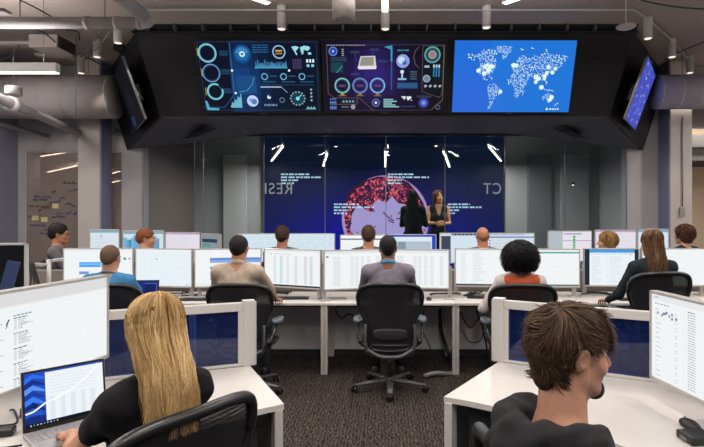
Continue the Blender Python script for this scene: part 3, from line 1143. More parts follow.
for (px, py), lb in zip(((55.5, 206), (35.5, 218), (44.5, 219.5)), ('yellow sticky note, topmost of the three on the writing glass', 'yellow sticky note, lower and nearer the blue wall, on the writing glass', 'yellow sticky note, lower and nearer the column, on the writing glass')):
    q = P(px, py, Y_G)
    tag(MB().box((q.x - .055, Y_G - .006, q.z - .04), (q.x + .055, Y_G, q.z + .04), M=None).build('sticky_note', STK), lb, 'sticky note')

# ------------------------------------------------------------------ glass partition under the bulkhead
YG = 9.0
joints = [-4.05, -3.03, -2.02, -1.0, .015, 1.0, 2.0, 3.0, 4.03]
GL = glass_mat('clear_glass', (.90, .94, .94), rough=.01, ior=1.25)
GT = mat('glass_joint', '6c7680', rough=.3, var=.02)
for i, (a, b_) in enumerate(zip(joints, joints[1:])):
    o = MB().box((a + .006, YG, .02), (b_ - .006, YG + .012, 2.95)).build(f'window_{i + 2}', GL)
    o['kind'] = 'structure'
    j = MB().box((b_ - .006, YG - .002, .02), (b_ + .006, YG + .014, 2.95)).build('joint', GT, o)
struct('trim_2', MB().box((-4.05, YG - .02, 2.93), (4.05, YG + .03, 2.98)).box((-4.05, YG - .02, 0), (4.05, YG + .03, .04)), mat('dark_trim', '26282e', rough=.5))

# the letters on the glass are read from inside, so they run backwards here
def glass_word(txt, label, px0, px1, py0, py1):
    cu = bpy.data.curves.new('w', 'FONT'); cu.body = txt; cu.size = 1; cu.extrude = .01; cu.space_character = 1.15
    tmp = bpy.data.objects.new('w', cu); COL.objects.link(tmp)
    dg = bpy.context.evaluated_depsgraph_get()
    me = bpy.data.meshes.new_from_object(tmp.evaluated_get(dg))
    bpy.data.objects.remove(tmp)
    xs = [v.co.x for v in me.vertices]; zs = [v.co.y for v in me.vertices]
    x0, x1, z0, z1 = min(xs), max(xs), min(zs), max(zs)
    A, B = P(px0, py1, YG), P(px1, py0, YG)
    for v in me.vertices:
        u = (v.co.x - x0) / (x1 - x0); w_ = (v.co.y - z0) / (z1 - z0)
        v.co = Vector((B.x - u * (B.x - A.x), YG - .004 + v.co.z * .2, A.z + w_ * (B.z - A.z)))
    me.materials.append(mat('frosted_letters', 'b4b8c4', rough=.5))
    o = link_mesh('glass_lettering', me)
    return tag(o, label, 'lettering')
glass_word('RESI', 'grey reversed letters on the glass beside the upper screen text', 265, 292, 183, 194)
glass_word('CT', 'grey reversed letters CT on the glass beyond the standing women', 483.5, 501, 183, 194)

# ---- the room behind the glass
struct('wall_stage_back', MB().box((-4.1, 11.62, 0), (4.9, 11.8, ZC)), mat('stage_back', 'a3a2a4', rough=.8, var=.04))
struct('wall_stage_side', MB().box((4.6, 9.2, 0), (4.75, 11.6, ZC)), mat('stage_side', 'a3a2a4', rough=.8))
struct('floor_stage', MB().box((-4.0, 9.25, 0), (4.5, 11.6, .33)), mat('stage_floor', '2c2d33', rough=.5))
o = MB().box((-4.05, 9.2, 3.3), (4.55, 11.6, 3.36)).build('ceiling_stage', mat('stage_ceiling', '1a1c26', rough=.8)); o['kind'] = 'structure'
# pale door leaf left, grey panels right
for (a, b_, lb, nm, c) in ((-3.45, -2.95, 'tall grey wall panel behind the glass, left of the screen wall', 'wall_panel', 'b4b2b2'),
                       (3.05, 3.55, 'tall dark wall panel behind the glass, right of the screen wall', 'wall_panel', '6c6e74'),
                       (3.75, 4.35, 'broad grey wall panel behind the glass nearest the right column', 'wall_panel', 'a09fa2')):
    tag(MB().box((a, 11.5, .33), (b_, 11.6, 2.9), bev=.01).build(nm, mat('panel_' + c, c, rough=.7)), lb, 'wall panel')

# ---- LED wall
D2 = 11.4
pa, pb = P(264, 131, D2), P(503, 250, D2)
W_, H_ = pb.x - pa.x, pa.z - .5
def uv(px, py):
    q = P(px, py, D2)
    return ((q.x - pa.x) / W_, (pa.z - q.z) / H_)
led = thing('led_wall', 'wide blue screen wall with red globe behind the standing women', 'screen wall', ((pa.x + pb.x) / 2, D2 + .012, pa.z - H_ / 2))
MB().box((-W_ / 2 - .02, .002, -H_ / 2 - .02), (W_ / 2 + .02, .14, H_ / 2 + .02)).build('cabinet', BLACK, led)
cv = Canvas(W_, H_, '0a1436', 1.0)
rows = 26
for i in range(rows):
    t0 = i / rows
    # the picture on the wall goes from dark navy above to royal blue below
    k = min(1, max(0, (t0 - .22) / .50))
    mid = tuple((1 - k) * a + k * b for a, b in zip((.01, .05, .13), (.03, .04, .70)))
    side = tuple((1 - k) * a + k * b for a, b in zip((.02, .07, .16), (.03, .08, .36)))
    n = 14
    for j in range(n):
        xx = abs((j + .5) / n - .48) * 2
        c = tuple(m_ * (1 - min(1, xx * 1.1)) + s_ * min(1, xx * 1.1) for m_, s_ in zip(mid, side))
        cv.rect(j / n, t0, (j + 1) / n, t0 + 1 / rows, tuple(round(v, 2) for v in c), 1)
rnd = random.Random(11)
for _ in range(16):
    y = rnd.uniform(.12, .5); x = rnd.uniform(0, .85)
    cv.rect(x, y, x + rnd.uniform(.08, .2), y + .003, (.08, .14, .30), 2)
# globe
gx, gy, gr = 385.5, 219.0, 42.5
def gpt(r, a):
    return uv(gx + gr * r * math.cos(math.radians(a)), gy - gr * r * math.sin(math.radians(a)))
def gdisc(r, col, L, n=48): cv.poly([gpt(r, 360 * k / n) for k in range(n)], col, L)
gdisc(1.03, (.70, .52, .72), 3); gdisc(1.0, (.68, .62, .84), 4)
land = [(345, 222), (343, 205), (350, 190), (362, 181), (378, 176.5), (395, 177), (408, 182), (417, 192), (424, 204), (426, 216), (418, 214), (408, 205), (398, 203), (392, 196), (386, 203), (378, 199), (372, 205), (375, 212), (366, 210), (358, 204), (352, 214), (350, 230), (356, 238), (349, 238)]
cv.poly([uv(*p) for p in land], (.20, .07, .20), 5)
def inpoly(x, y, pl):
    r = False; j = len(pl) - 1
    for i in range(len(pl)):
        if (pl[i][1] > y) != (pl[j][1] > y) and x < (pl[j][0] - pl[i][0]) * (y - pl[i][1]) / (pl[j][1] - pl[i][1]) + pl[i][0]: r = not r
        j = i
    return r
cnt = 0
while cnt < 430:
    x, y = rnd.uniform(341, 428), rnd.uniform(175, 240)
    if math.hypot(x - gx, y - gy) > gr * .98: continue
    if inpoly(x, y, land) or rnd.random() < .02:
        c = rnd.choice([(.92, .32, .40), (.82, .22, .32), (.95, .48, .48), (.55, .14, .28), (.25, .12, .30)])
        u, v = uv(x, y)
        cv.disc(u, v, rnd.uniform(.0018, .0062), c, 6, 6); cnt += 1
for pts in (((383, 212), (388, 217), (394, 221)), ((388, 220), (394, 223)), ((398, 214), (402, 211)), ((396, 219), (402, 218)), ((370, 209), (371, 212))):
    cv.line([uv(*p) for p in pts], .005, (.28, .10, .28), 6)
for k in range(11):      # ring of squares on the left rim
    a = 150 + k * 7
    u, v = gpt(.93, a); cv.rect(u - .007, v - .006, u + .007, v + .006, (.16, .10, .30), 7)
    u, v = gpt(.93, a + 3.5); cv.rect(u - .007, v - .004, u + .007, v + .004, (.90, .30, .40), 7)
for k in range(-3, 4):   # meridians
    cv.line([uv(gx + gr * k * .25 * math.cos(a / 10), gy - gr * .96 * math.sin(a / 10) if False else gy - gr * (a - 0) / 16.5) for a in range(-4, 16)], .0012, (.75, .62, .88), 5)
def textblock(px, py, rows_, seed):
    r2 = random.Random(seed)
    for i, wd in enumerate(rows_):
        x = px
        while x < px + wd:
            w2 = r2.choice((2.2, 3.4, 5.0, 6.4))
            a, b2 = uv(x, py + i * 3.0), uv(min(x + w2, px + wd), py + i * 3.0 + 1.5)
            # letter-like dashes
            k = a[0]
            while k < b2[0] - .001:
                cv.rect(k, a[1], min(k + .0042, b2[0]), b2[1], (.80, .92, 1.0), 8); k += .0052
            x += w2 + 1.1
textblock(281, 173.5, (28, 41, 18, 14), 1)
textblock(388, 173.5, (26, 41, 14, 14), 2)
textblock(334, 203.5, (26, 40, 14, 14), 3)
textblock(448, 203.5, (22, 34, 11, 8), 4)
cv.build('display', led)

# glowing bars added behind the glass in place of lamp reflections on it
reflection_bar('slanting lamp hanging behind the glass above the reversed lettering', (283, 146), (271.5, 161), 9.35, wdt=.042, power=48, up=False)
reflection_bar('slanting lamp behind the glass, nearest the right wall panels', (489, 146.5), (501, 161), 9.35, wdt=.042, power=48, up=False)
reflection_bar('slanting lamp behind the glass, left of the globe', (327, 153), (323.5, 166), 9.35, wdt=.042, power=22, up=False)
reflection_bar('slanting lamp behind the glass over the standing women', (443.5, 151), (449.5, 167), 9.35, wdt=.042, power=22, up=False)
reflection_bar('upright-looking lamp behind the glass just over the globe', (385.5, 151), (385.5, 167), 9.35, wdt=.042, power=22, up=False)
for px, py, lb in ((336, 146.5, 'tiny downlight glowing behind the glass above the globe'), (436, 146, 'tiny downlight glowing behind the glass over the two women'), (573, 185, 'tiny downlight glowing low behind the glass by the right panels')):
    q = P(px, py, 9.8 if py < 170 else 11.3)
    t = thing('downlight', lb, 'downlight', q)
    MB().lathe([(.03, 0), (.034, .01), (.034, .05), (.02, .055)], 0, 12).build('housing', BLACK, t)
    MB().lathe([(.024, -.004), (.024, .0)], 0, 12).build('lens', LAMPW, t)

# ------------------------------------------------------------------ hanging bulkhead with the video wall
TL, TR = Vector((-3.28, 7.10, 4.02)), Vector((3.28, 7.10, 4.02))
BL, BR = Vector((-3.12, 7.50, 2.984)), Vector((3.12, 7.50, 2.984))
bulk = thing('hanging_bulkhead', 'black angled bulkhead hanging from the ceiling that carries the screens', 'bulkhead', (0, 7.5, 2.984))
OFF = Vector((0, 7.5, 2.984))
def rel(pts): return [Vector(p) - OFF for p in pts]
MB().slab(rel([BL, BR, TR, TL]), (0, 1, .4), .05).build('front_face', HULL, bulk)
for s in (-1, 1):
    a, b_ = Vector((s * 3.28, 7.10, 4.02)), Vector((s * 3.12, 7.50, 2.984))
    c, d, e = Vector((s * 4.30, 9.0, 2.70)), Vector((s * 4.50, 8.95, 3.38)), Vector((s * 4.56, 9.0, 4.08))
    m_ = MB(); m_.slab(rel([a, b_, c, d, e]), (-s, .2, 0), .04).build('side_face', HULL, bulk)
sof = MB()
sof.slab(rel([BL, (-4.30, 9.0, 2.70), (-2.0, 9.0, 2.965)]), (0, 0, 1), .03)
sof.slab(rel([BL, (-2.0, 9.0, 2.965), (2.0, 9.0, 2.965), BR]), (0, 0, 1), .03)
sof.slab(rel([BR, (2.0, 9.0, 2.965), (4.30, 9.0, 2.70)]), (0, 0, 1), .03)
sof.build('soffit', mat('soffit_grey', '484952', rough=.6, var=.08, scale=1.5), bulk)
MB().slab(rel([(-3.30, 7.14, 4.02), (3.30, 7.14, 4.02), (3.30, 7.02, 4.10), (-3.30, 7.02, 4.10)]), (0, 1, .3), .02).build('top_gap', HULLD, bulk)
for i in range(18):
    x = -3.1 + i * 6.2 / 17
    MB().box((x - .012, 6.99 - 7.5, 4.02 - 2.984), (x + .012, 7.12 - 7.5, 4.097 - 2.984)).build('gap_rib', mat('rib_grey', '4a494c', rough=.6), bulk)
MB().box((-3.32, 7.06 - 7.5, 4.005 - 2.984), (3.32, 7.12 - 7.5, 4.03 - 2.984), bev=.006).build('top_rail', HULL, bulk)
# slots in the soffit
for s, lb in ((-1, 'long dark air slot in the sloping soffit over the left glass'), (1, 'long dark air slot in the sloping soffit over the right glass')):
    f0 = Vector((s * 2.55, 8.15, 2.925)); f1 = Vector((s * 2.95, 8.55, 2.872))
    n = Vector((s * .12, .0, 1)).normalized()
    tag(MB().slab([f0, f0 + Vector((s * .22, -.05, -.035)), f1 + Vector((s * .22, -.05, -.045)), f1], (0, 0, -1), .012).build('air_vent', HULLD), lb, 'air vent')

# plane of the front face
nf = (BR - BL).cross(TL - BL).normalized()
def face_hit(px, py, off=.0):
    d = P(px, py, 1.0) - Vector((0, 0, CAMZ))
    o0 = Vector((0, 0, CAMZ))
    t = (BL + nf * (-off if nf.y > 0 else off) - o0).dot(nf) / d.dot(nf)
    return o0 + d * t
theta = math.atan2(.40, 1.036)


def wall_tv(label, px0, px1, cv_fn, lit=True):
    a, b_ = face_hit(px0, 40), face_hit(px1, 111)
    pm_ = face_hit((px0 + px1) / 2, 76.6)
    w0 = face_hit(px1, 75).x - face_hit(px0, 75).x
    h0 = (face_hit((px0 + px1) / 2, 40) - face_hit((px0 + px1) / 2, 111)).length
    up = (face_hit(385, 40) - face_hit(385, 111)).normalized()
    t = thing('wall_screen', label, 'screen', pm_ - Vector((0, up.z, -up.y)) * .05, rot=(theta, 0, 0))
    fr = .018
    MB().box((-w0 / 2 - fr, -.0, -h0 / 2 - fr), (w0 / 2 + fr, .045, h0 / 2 + fr), bev=.006).build('housing', BLACK, t)
    MB().box((-.05, -.004, -h0 / 2 - fr - .006), (.05, .02, -h0 / 2 - fr + .006)).build('maker_tab', mat('tab_grey', '3a3a3c'), t)
    c = Canvas(w0, h0, *cv_fn[1:]) if isinstance(cv_fn, tuple) else None
    cv_fn[0](c)
    c.build('display', t, Matrix.Translation((0, -.003, 0)))
    return t


CY, CYD, DIM = '7fd0dc', '3f93ad', '1c4a78'
def crop1(cx, cy, x0=195, y0=36, k=10.057): return ((cx / k + x0), (cy / k + y0))
def mk(x0, x1):
    return lambda px, py: ((px - x0) / (x1 - x0), (py - 40) / 71)
def dash1(c):
    U = mk(200, 320)
    r = random.Random(4)
    for i in range(12):
        for j in range(8):
            g = math.exp(-((i - 3.4) ** 2 / 7 + (j - 4.2) ** 2 / 14))
            c.rect(i / 12, j / 8, (i + 1) / 12, (j + 1) / 8, tuple(round(v, 2) for v in (.04 + .04 * g, .08 + .20 * g, .17 + .36 * g)), 1)
    c.rect(0, 0, .26, 1, '0c1226', 2)
    c.line([(.012, .02), (.985, .02), (.985, .97), (.02, .97), (.012, .02)], .003, '3a4a5a', 3)
    def R(px, py, rp, t_, col, **k): u, v = U(px, py); c.ring(u, v, rp / 120, t_ / 120, col, 4, **k)
    R(210.2, 52, 9.2, 1.6, CY); R(210.2, 52, 7.4, .4, CYD)
    R(212, 71.5, 9, 1.1, '6f9fd0'); R(212, 71.5, 7.4, .5, DIM)
    R(214, 90, 8.4, 1.6, CY, a0=-20, a1=300); R(214, 90, 6.8, .4, CYD)
    for (a, b_) in ((198.5, 47), (200.5, 67), (202.5, 86)):
        u, v = U(a + 1.6, b_); c.rect(u, v, u + .008, v + .11, 'a89a30', 4)
    for py in (52, 70, 89):
        for k in range(3):
            u, v = U(222, py - 2 + k * 1.8); c.rect(u, v, u + .07, v + .012, '24567a', 3)
    u, v = U(232.6, 42); c.rect(u, v, u + .006, .72, '3a6f8a', 3)
    c.line([U(233, 93), U(222, 106), U(201, 106)], .006, '2c5f78', 3)
    for (a, b_) in ((233, 69), (290, 69), (234.5, 91.5)):
        u, v = U(a, b_); c.disc(u, v, .010, 'f4fbff', 6, 8)
    # ringed burst
    u, v = U(244.5, 53); c.disc(u, v, .075, '14508a', 2); c.disc(u, v, .055, '1c6cb0', 3); c.disc(u, v, .024, 'c8f0ff', 5); c.disc(u, v, .010, '1c6cb0', 6)
    for k in range(7):
        a = math.radians(200 + 23 * k); c.line([(u + .03 * math.cos(a), v + .03 * 1.7 * math.sin(a)), (u + .058 * math.cos(a), v + .058 * 1.7 * math.sin(a))], .006, '62b8e8', 5)
    for k in range(4):
        u, v = U(255, 44 + k * 2.2); c.words(u, v, u + .13, .013, '2f6fa8', 3, r)
    R(281, 51, 6.5, 1.2, '9cc4ea'); u, v = U(277.6, 49); c.rect(u, v, u + .055, v + .025, 'c8a050', 5); c.rect(u, v + .04, u + .055, v + .06, 'a88840', 5)
    # bars
    for k in range(32):
        u, v = U(256 + k * 1.0, 67); h_ = (.03 + .06 * abs(math.sin(k * 1.7)) + (.03 if k % 7 == 3 else 0)); c.rect(u, v - h_, u + .006, v, '4f9fc8', 4)
    u, v = U(256, 65); c.rect(u, v, u + .27, v + .028, '3f88b4', 3)
    # small world map
    for pts in (((293.5, 46), (298, 45.2), (301, 46.5), (299, 49), (297.5, 50), (299.2, 53.5), (298, 54.2), (296.2, 50.5)), ((302, 46.5), (306, 45), (311, 45.6), (312, 47.5), (309.5, 50), (307.2, 49.2), (305.6, 49), (305, 53), (303.6, 53.4), (302.5, 49.6)), ((309.5, 51.5), (312.5, 51.2), (313, 53.4), (310, 53.6))):
        c.poly([U(*p) for p in pts], '9fe6f4', 5)
    for i in range(3):
        u, v = U(307.5 + i * 3, 58); c.rect(u, v, u + .016, v + .045, 'dff8ff', 5)
    for i in range(2):
        u, v = U(307.8 + i * 4.6, 63); c.rect(u, v, u + .022, v + .035, '8fd8ea', 5)
    for i in range(4):
        for j in range(5):
            u, v = U(294 + i * 2.3, 58 + j * 2); c.rect(u, v, u + .013, v + .018, '5a4a78', 4)
    # boxes below
    u, v = U(237, 74); c.rect(u, v, u + .16, v + .25, '1a5088', 3)
    c.line([U(238, 90.5), U(246, 89), U(252, 83), U(254, 76)], .004, '5fb4e0', 4)
    for px in (265, 284, 302.5):
        R(px, 75, 3.4, 1.0, '6fb6dc'); u, v = U(px + 5, 74); c.rect(u, v, u + .06, v + .015, '2c5c84', 4); u, v = U(px - 2, 79.5); c.rect(u, v, u + .11, v + .02, '1f5270', 4)
    c.line([U(260, 85.4), U(281, 85.4)], .010, 'a8c4d8', 5); c.line([U(281, 85.4), U(287, 91)], .004, 'a8c4d8', 5)
    c.line([U(260, 83.2), U(314, 83.2)], .003, '2f6080', 4)
    u, v = U(251, 99.5); c.disc(u, v, .048, 'c9dcff', 4); c.disc(u + .012, v + .01, .024, '5a86c8', 5); c.disc(u - .016, v - .012, .016, '8fb0e8', 5)
    for k in range(11):
        u, v = U(228.5 + k * 1.05, 106.4); h_ = .04 + .013 * k + .03 * (k % 3 == 1); c.rect(u, v - h_, u + .0075, v, '7fc8dc', 4)
    c.poly([U(202.5, 99), U(205, 100), U(206.5, 106.4), U(216, 107), U(216, 109), U(204, 109)], '58b0d0', 4)
    u, v = U(268, 95.5); c.disc(u, v, .016, 'e4f4ff', 5); c.disc(u + .008, v - .02, .010, '173a66', 6)
    R(281, 98.6, 2.6, .6, '7f90a8')
    u, v = U(262.5, 102.6); c.words(u, v, u + .11, .03, '6f88b0', 5, r)
    for k in range(14):
        a = math.radians(k * 25.7); u, v = U(297 + 7 * math.cos(a), 97 + 6.6 * math.sin(a)); c.rect(u - .007, v - .011, u + .007, v + .011, '8db4bc', 5)
    u, v = U(297, 97); c.disc(u, v, .045, '14405c', 4); c.disc(u, v, .016, '7ff0f0', 6); c.line([U(297, 97), U(301, 93.4)], .006, '9ff0f4', 6)
    for k in range(4):
        u, v = U(311, 88 + k * 3.6); c.disc(u, v, .010, '9fb0b0', 5, 6)
    for k in range(10):
        u, v = U(305 + k, 108); h_ = .01 + .03 * abs(math.sin(k)); c.rect(u, v - h_, u + .006, v, '8fd0d8', 5)


def dash2(c):
    U = mk(324, 445)
    for i in range(12):
        for j in range(8):
            g = math.exp(-((i - 4.6) ** 2 / 8 + (j - 3.2) ** 2 / 10))
            c.rect(i / 12, j / 8, (i + 1) / 12, (j + 1) / 8, tuple(round(v, 2) for v in (.08 + .13 * g, .06 + .08 * g, .13 + .34 * g)), 1)
    r = random.Random(5)
    BR_ = '6a5a3c'
    c.line([U(328, 44), U(443, 44), U(443, 100), U(431, 109), U(338, 109)], .004, '4a4438', 3)
    c.line([U(328, 44), U(328, 92), U(334, 96.5), U(359, 96.5), U(373, 109)], .005, BR_, 4)
    c.line([U(432, 108.6), U(443, 98), U(443, 44)], .005, '7a5a38', 4)
    c.line([U(334, 103), U(357, 103), U(357, 97)], .003, '9a6a38', 4)
    c.words(*U(328.5, 44), U(366, 44)[0], .012, '9aa0a8', 5, r, .01, .02)
    u, v = U(334.2, 50.3); c.disc(u, v, .036, '2448b0', 4); c.ring(u, v, .036, .007, '6f8ee8', 5); c.disc(u, v, .010, 'a8c0ff', 6)
    for k in range(4):
        u, v = U(342.5, 48 + k * 1.9); c.rect(u, v, u + .018, v + .014, '9aa0b0', 5)
    for k in range(3):
        u, v = U(331.5, 56 + k * 1.5); c.rect(u, v, u + .13, v + .012, '2c5068', 4)
    u, v = U(331.5, 61); c.rect(u, v, u + .10, v + .14, '1d4450', 4); c.line([U(337, 71), U(343, 64.5)], .006, '4fa0b0', 5)
    # floating laptop picture
    c.poly([U(361, 55), U(375.4, 54.6), U(376.5, 66.5), U(358, 66.8)], 'd8d6da', 5)
    c.poly([U(362, 56), U(374, 55.7), U(373.8, 64), U(360, 64.2)], '9a988c', 6)
    c.poly([U(358, 65), U(376.8, 65), U(376, 67.5), U(359, 67.8)], 'f0eef4', 7)
    for a, b_ in ((351, 50), (370, 47.6), (351, 71.5), (378, 59)):
        u, v = U(a, b_); c.rect(u, v, u + .075, v + .03, '34406e', 4)
    c.line([U(355, 52), U(357, 60)], .003, '4a5a90', 4); c.line([U(374, 50), U(372, 54)], .003, '4a5a90', 4)
    for px, col in ((342.3, '7cc6c0'), (360, '6f8fc4'), (377.5, '82b8ec')):
        u, v = U(px, 84); c.ring(u, v, .064, .012, col, 5); c.ring(u, v, .048, .004, '3c5a80', 5); c.rect(u - .028, v - .015, u + .028, v + .02, '5c4470', 5)
        u, v = U(px, 92.3); c.poly([(u - .02, v + .02), (u + .02, v + .02), (u, v - .015)], 'b8a040' if px < 350 else 'b07a50', 6); c.rect(u - .035, v + .022, u + .035, v + .034, '7a6a38', 6)
    u, v = U(329.5, 97)
    for i in range(4):
        for j in range(7):
            c.rect(u + i * .014, v + j * .024, u + i * .014 + .010, v + j * .024 + .015, ('5f90d8', '2c4a90', '86b4f0')[(i * 3 + j) % 3], 5)
    u, v = U(341, 98.6); c.rect(u, v, u + .12, v + .045, '1c3a50', 5)
    for k in range(4): c.rect(u + .012 + k * .026, v + .008, u + .024 + k * .026, v + .034, '8fc0dc', 6)
    u, v = U(352.6, 105.7); c.disc(u, v, .020, '9a9aa4', 5); u, v = U(341, 105); c.words(u, v, u + .06, .02, '7f8498', 5, r, .008, .012)
    u, v = U(375.8, 101.4); c.disc(u, v, .034, '3a3f80', 4); c.ring(u, v, .034, .006, '7078b8', 5); c.disc(u, v, .010, 'f0f4ff', 6)
    u, v = U(384, 45.5); c.poly([U(384, 46), U(392.2, 44.6), U(392.2, 60), U(390.6, 60), U(390.6, 48.6)], '3fa0c8', 5)
    c.line([U(391.4, 60), U(391.4, 88)], .007, '3c6f98', 5)
    u, v = U(402.6, 59.8); c.disc(u, v, .054, '90a8e8', 4); c.disc(u - .012, v - .014, .028, 'd8e4ff', 5); c.disc(u + .012, v + .02, .018, '3a5ab0', 5)
    c.words(*U(397, 48.6), U(409, 0)[0], .02, '3f8a98', 5, r)
    c.line([U(418.5, 46), U(414.6, 50), U(413.2, 56), U(415, 63), U(419, 66.5)], .004, '7a6a58', 4)
    c.rect(*U(422, 45), *U(442.5, 90), '10181e', 3); c.line([U(422, 90), U(422, 45), U(442.5, 45), U(442.5, 90), U(440, 96), U(422, 90)], .003, '6a6a60', 4)
    u, v = U(431.5, 53.6); c.ring(u, v, .066, .013, '5fa6b0', 5); c.ring(u, v, .048, .004, '3f7f88', 5); c.disc(u, v, .034, '98848c', 5); c.ring(u, v, .034, .008, 'b8a8a8', 6)
    for k in range(3):
        u, v = U(432.6 + k * 2.6, 63.2); c.rect(u, v, u + .012, v + .17, '2f7fa8', 5); c.rect(u, v, u + .012, v + .04, 'c8e8f8', 6)
    u, v = U(424, 64); c.rect(u, v, u + .04, v + .03, 'a8c4d0', 5)
    u, v = U(426.4, 77); c.disc(u, v, .030, '7088a0', 5); c.ring(u, v, .030, .008, 'a0b8cc', 6)
    for k in range(4):
        u, v = U(425.6 + k * 4.8, 84.6); c.disc(u, v, .013, 'c0c8cc', 5, 5); c.disc(u + .004, v + .01, .006, '222a34', 6, 5)
    u, v = U(402, 76.6); c.rect(u - .006, v - .08, u + .006, v, 'bfe4f4', 5); c.rect(u - .035, v, u + .035, v + .025, '8fc4e0', 5); c.disc(u, v - .09, .015, 'd8f4ff', 6)
    for k in range(4):
        u, v = U(410, 70 + k * 2.3); c.rect(u, v, u + .055, v + .010, ('3f88a8', '5c7c60', '6c6c58', '3f88a8')[k], 5)
    u, v = U(397, 81); c.rect(u, v, u + .17, v + .085, '244c78', 4)
    for k in range(10): c.rect(u + .004 + k * .0165, v + .01, u + .013 + k * .0165, v + .07, '34689c', 5)
    u, v = U(383.5, 97.5)
    for k, w2 in enumerate((.08, .11, .07, .10, .13)): c.rect(u, v + k * .026, u + w2, v + k * .026 + .018, '8fc8c8', 5)
    for pts in (((401, 95), (405, 94.6), (406, 96), (404.4, 98.6), (403.6, 97)), ((406.5, 95), (411, 94.8), (412, 96.4), (409.6, 98), (408, 99.4), (407, 97)), ((410.4, 98.4), (412.4, 98.4), (412, 99.6))):
        c.poly([U(*p) for p in pts], 'e8f0f8', 5)
    u, v = U(424, 101.5); c.disc(u, v, .045, '2a3a90', 4); c.disc(u, v, .028, '5f70c8', 5); c.disc(u, v, .012, '8fa0e8', 6)
    u, v = U(417, 94); c.rect(u, v, u + .12, v + .03, '3a3a40', 4)
    u, v = U(438.5, 106); c.ring(u, v, .02, .006, '4a7a80', 5)
    u, v = U(401, 104.5); c.rect(u, v, u + .12, v + .02, '34386c', 4)


def inpg(x, y, pg): return inpoly(x, y, pg)
def worldmap(c):
    W0, H0 = 671, 378
    def U(x, y): return ((x - 12) / W0, (y - 25) / H0)
    for i in range(10):      # the display's own backlight picture: bluer to the left below
        for j in range(6):
            g = math.exp(-((i - 1) ** 2 / 8 + (j - 5) ** 2 / 8))
            c.rect(i / 10, j / 6, (i + 1) / 10, (j + 1) / 6, tuple(round(v, 2) for v in (.13 + .06 * g, .43 - .02 * g + .03 * (i > 2), .85)), 1)
    lands = [
        [(85, 95), (110, 90), (135, 98), (165, 75), (200, 62), (235, 70), (250, 85), (240, 110), (250, 150), (238, 168), (232, 190), (205, 205), (192, 205), (208, 232), (200, 238), (178, 218), (160, 200), (150, 170), (158, 140), (145, 118), (118, 128), (90, 118)],
        [(240, 55), (290, 52), (330, 58), (325, 80), (308, 100), (290, 122), (272, 118), (276, 95), (250, 78)],
        [(215, 250), (238, 246), (262, 262), (292, 288), (284, 302), (262, 320), (248, 342), (236, 362), (228, 388), (216, 384), (222, 350), (220, 315), (208, 290), (210, 262)],
        [(330, 200), (352, 192), (400, 196), (430, 196), (446, 206), (436, 232), (418, 262), (408, 290), (392, 312), (376, 326), (362, 312), (360, 280), (356, 258), (322, 250), (318, 228)],
        [(358, 130), (384, 100), (400, 98), (410, 112), (440, 110), (470, 98), (512, 88), (520, 62), (530, 92), (560, 96), (600, 98), (652, 108), (632, 132), (610, 160), (590, 170), (570, 190), (545, 210), (520, 228), (500, 232), (486, 226), (478, 246), (462, 222), (446, 204), (420, 196), (396, 188), (372, 190), (344, 186), (336, 166), (352, 158), (372, 150)],
        [(524, 316), (548, 298), (566, 304), (584, 322), (580, 340), (560, 350), (546, 334), (522, 336)],
        [(498, 262), (520, 270), (545, 275), (590, 288), (580, 292), (520, 282)],
        [(598, 366), (618, 346), (620, 352), (602, 372)], [(410, 290), (420, 284), (416, 306), (408, 310)],
        [(375, 66), (395, 68), (385, 76)], [(432, 60), (452, 66), (440, 68)], [(535, 225), (545, 235), (540, 255), (532, 245)],
        [(210, 208), (232, 222), (228, 228)], [(330, 140), (342, 146), (338, 160), (330, 158)]]
    r = random.Random(9)
    dots = []
    for pg in lands:
        x0, x1 = min(p[0] for p in pg), max(p[0] for p in pg); y0, y1 = min(p[1] for p in pg), max(p[1] for p in pg)
        area = abs(sum(pg[i - 1][0] * pg[i][1] - pg[i][0] * pg[i - 1][1] for i in range(len(pg)))) / 2
        n = max(4, int(area / 62)); k = 0; mine = []
        tries = 0
        while k < n and tries < 6000:
            tries += 1
            x, y = r.uniform(x0, x1), r.uniform(y0, y1)
            if inpg(x, y, pg) and all((x - a) ** 2 + (y - b) ** 2 > 30 for a, b in mine[-60:]):
                mine.append((x, y)); k += 1
        for i, (x, y) in enumerate(mine):
            u, v = U(x, y); c.disc(u, v, r.uniform(.0024, .0046), 'd8f2ff', 3, 6)
            near = sorted(mine, key=lambda q: (q[0] - x) ** 2 + (q[1] - y) ** 2)[1:3]
            for q in near:
                if (q[0] - x) ** 2 + (q[1] - y) ** 2 < 420: c.line([U(x, y), U(*q)], .0022, '9fd0f2', 2)
    for x, y, s in ((150, 180, 12), (186, 160, 12), (182, 194, 12), (206, 178, 15), (216, 160, 14), (230, 158, 10), (198, 150, 9), (282, 292, 11), (345, 152, 13), (360, 154, 12), (476, 214, 14), (492, 222, 12), (478, 240, 11), (524, 210, 12), (534, 192, 11), (540, 162, 11), (566, 190, 11), (580, 170, 11), (512, 268, 13), (576, 322, 13), (566, 336, 11), (526, 225, 8)):
        u, v = U(x, y); c.disc(u, v, s / W0, 'dffaf4', 4, 14)
    u, v = U(556, 386); c.disc(u, v, .010, 'eef6ff', 4, 8)
    c.words(*U(570, 382), U(624, 0)[0], .022, 'd8ecff', 4, r, .012, .02)


wall_tv('blue ringed dashboard on the leftmost of the three front wall screens', 201, 320, (dash1, '0a1024', .9))
wall_tv('violet dashboard with floating laptop picture on the middle front wall screen', 324, 445, (dash2, '0c0a18', .9))
wall_tv('bright blue world map on the front wall screen', 453, 571.5, (worldmap, '2a70d8', 1.0))


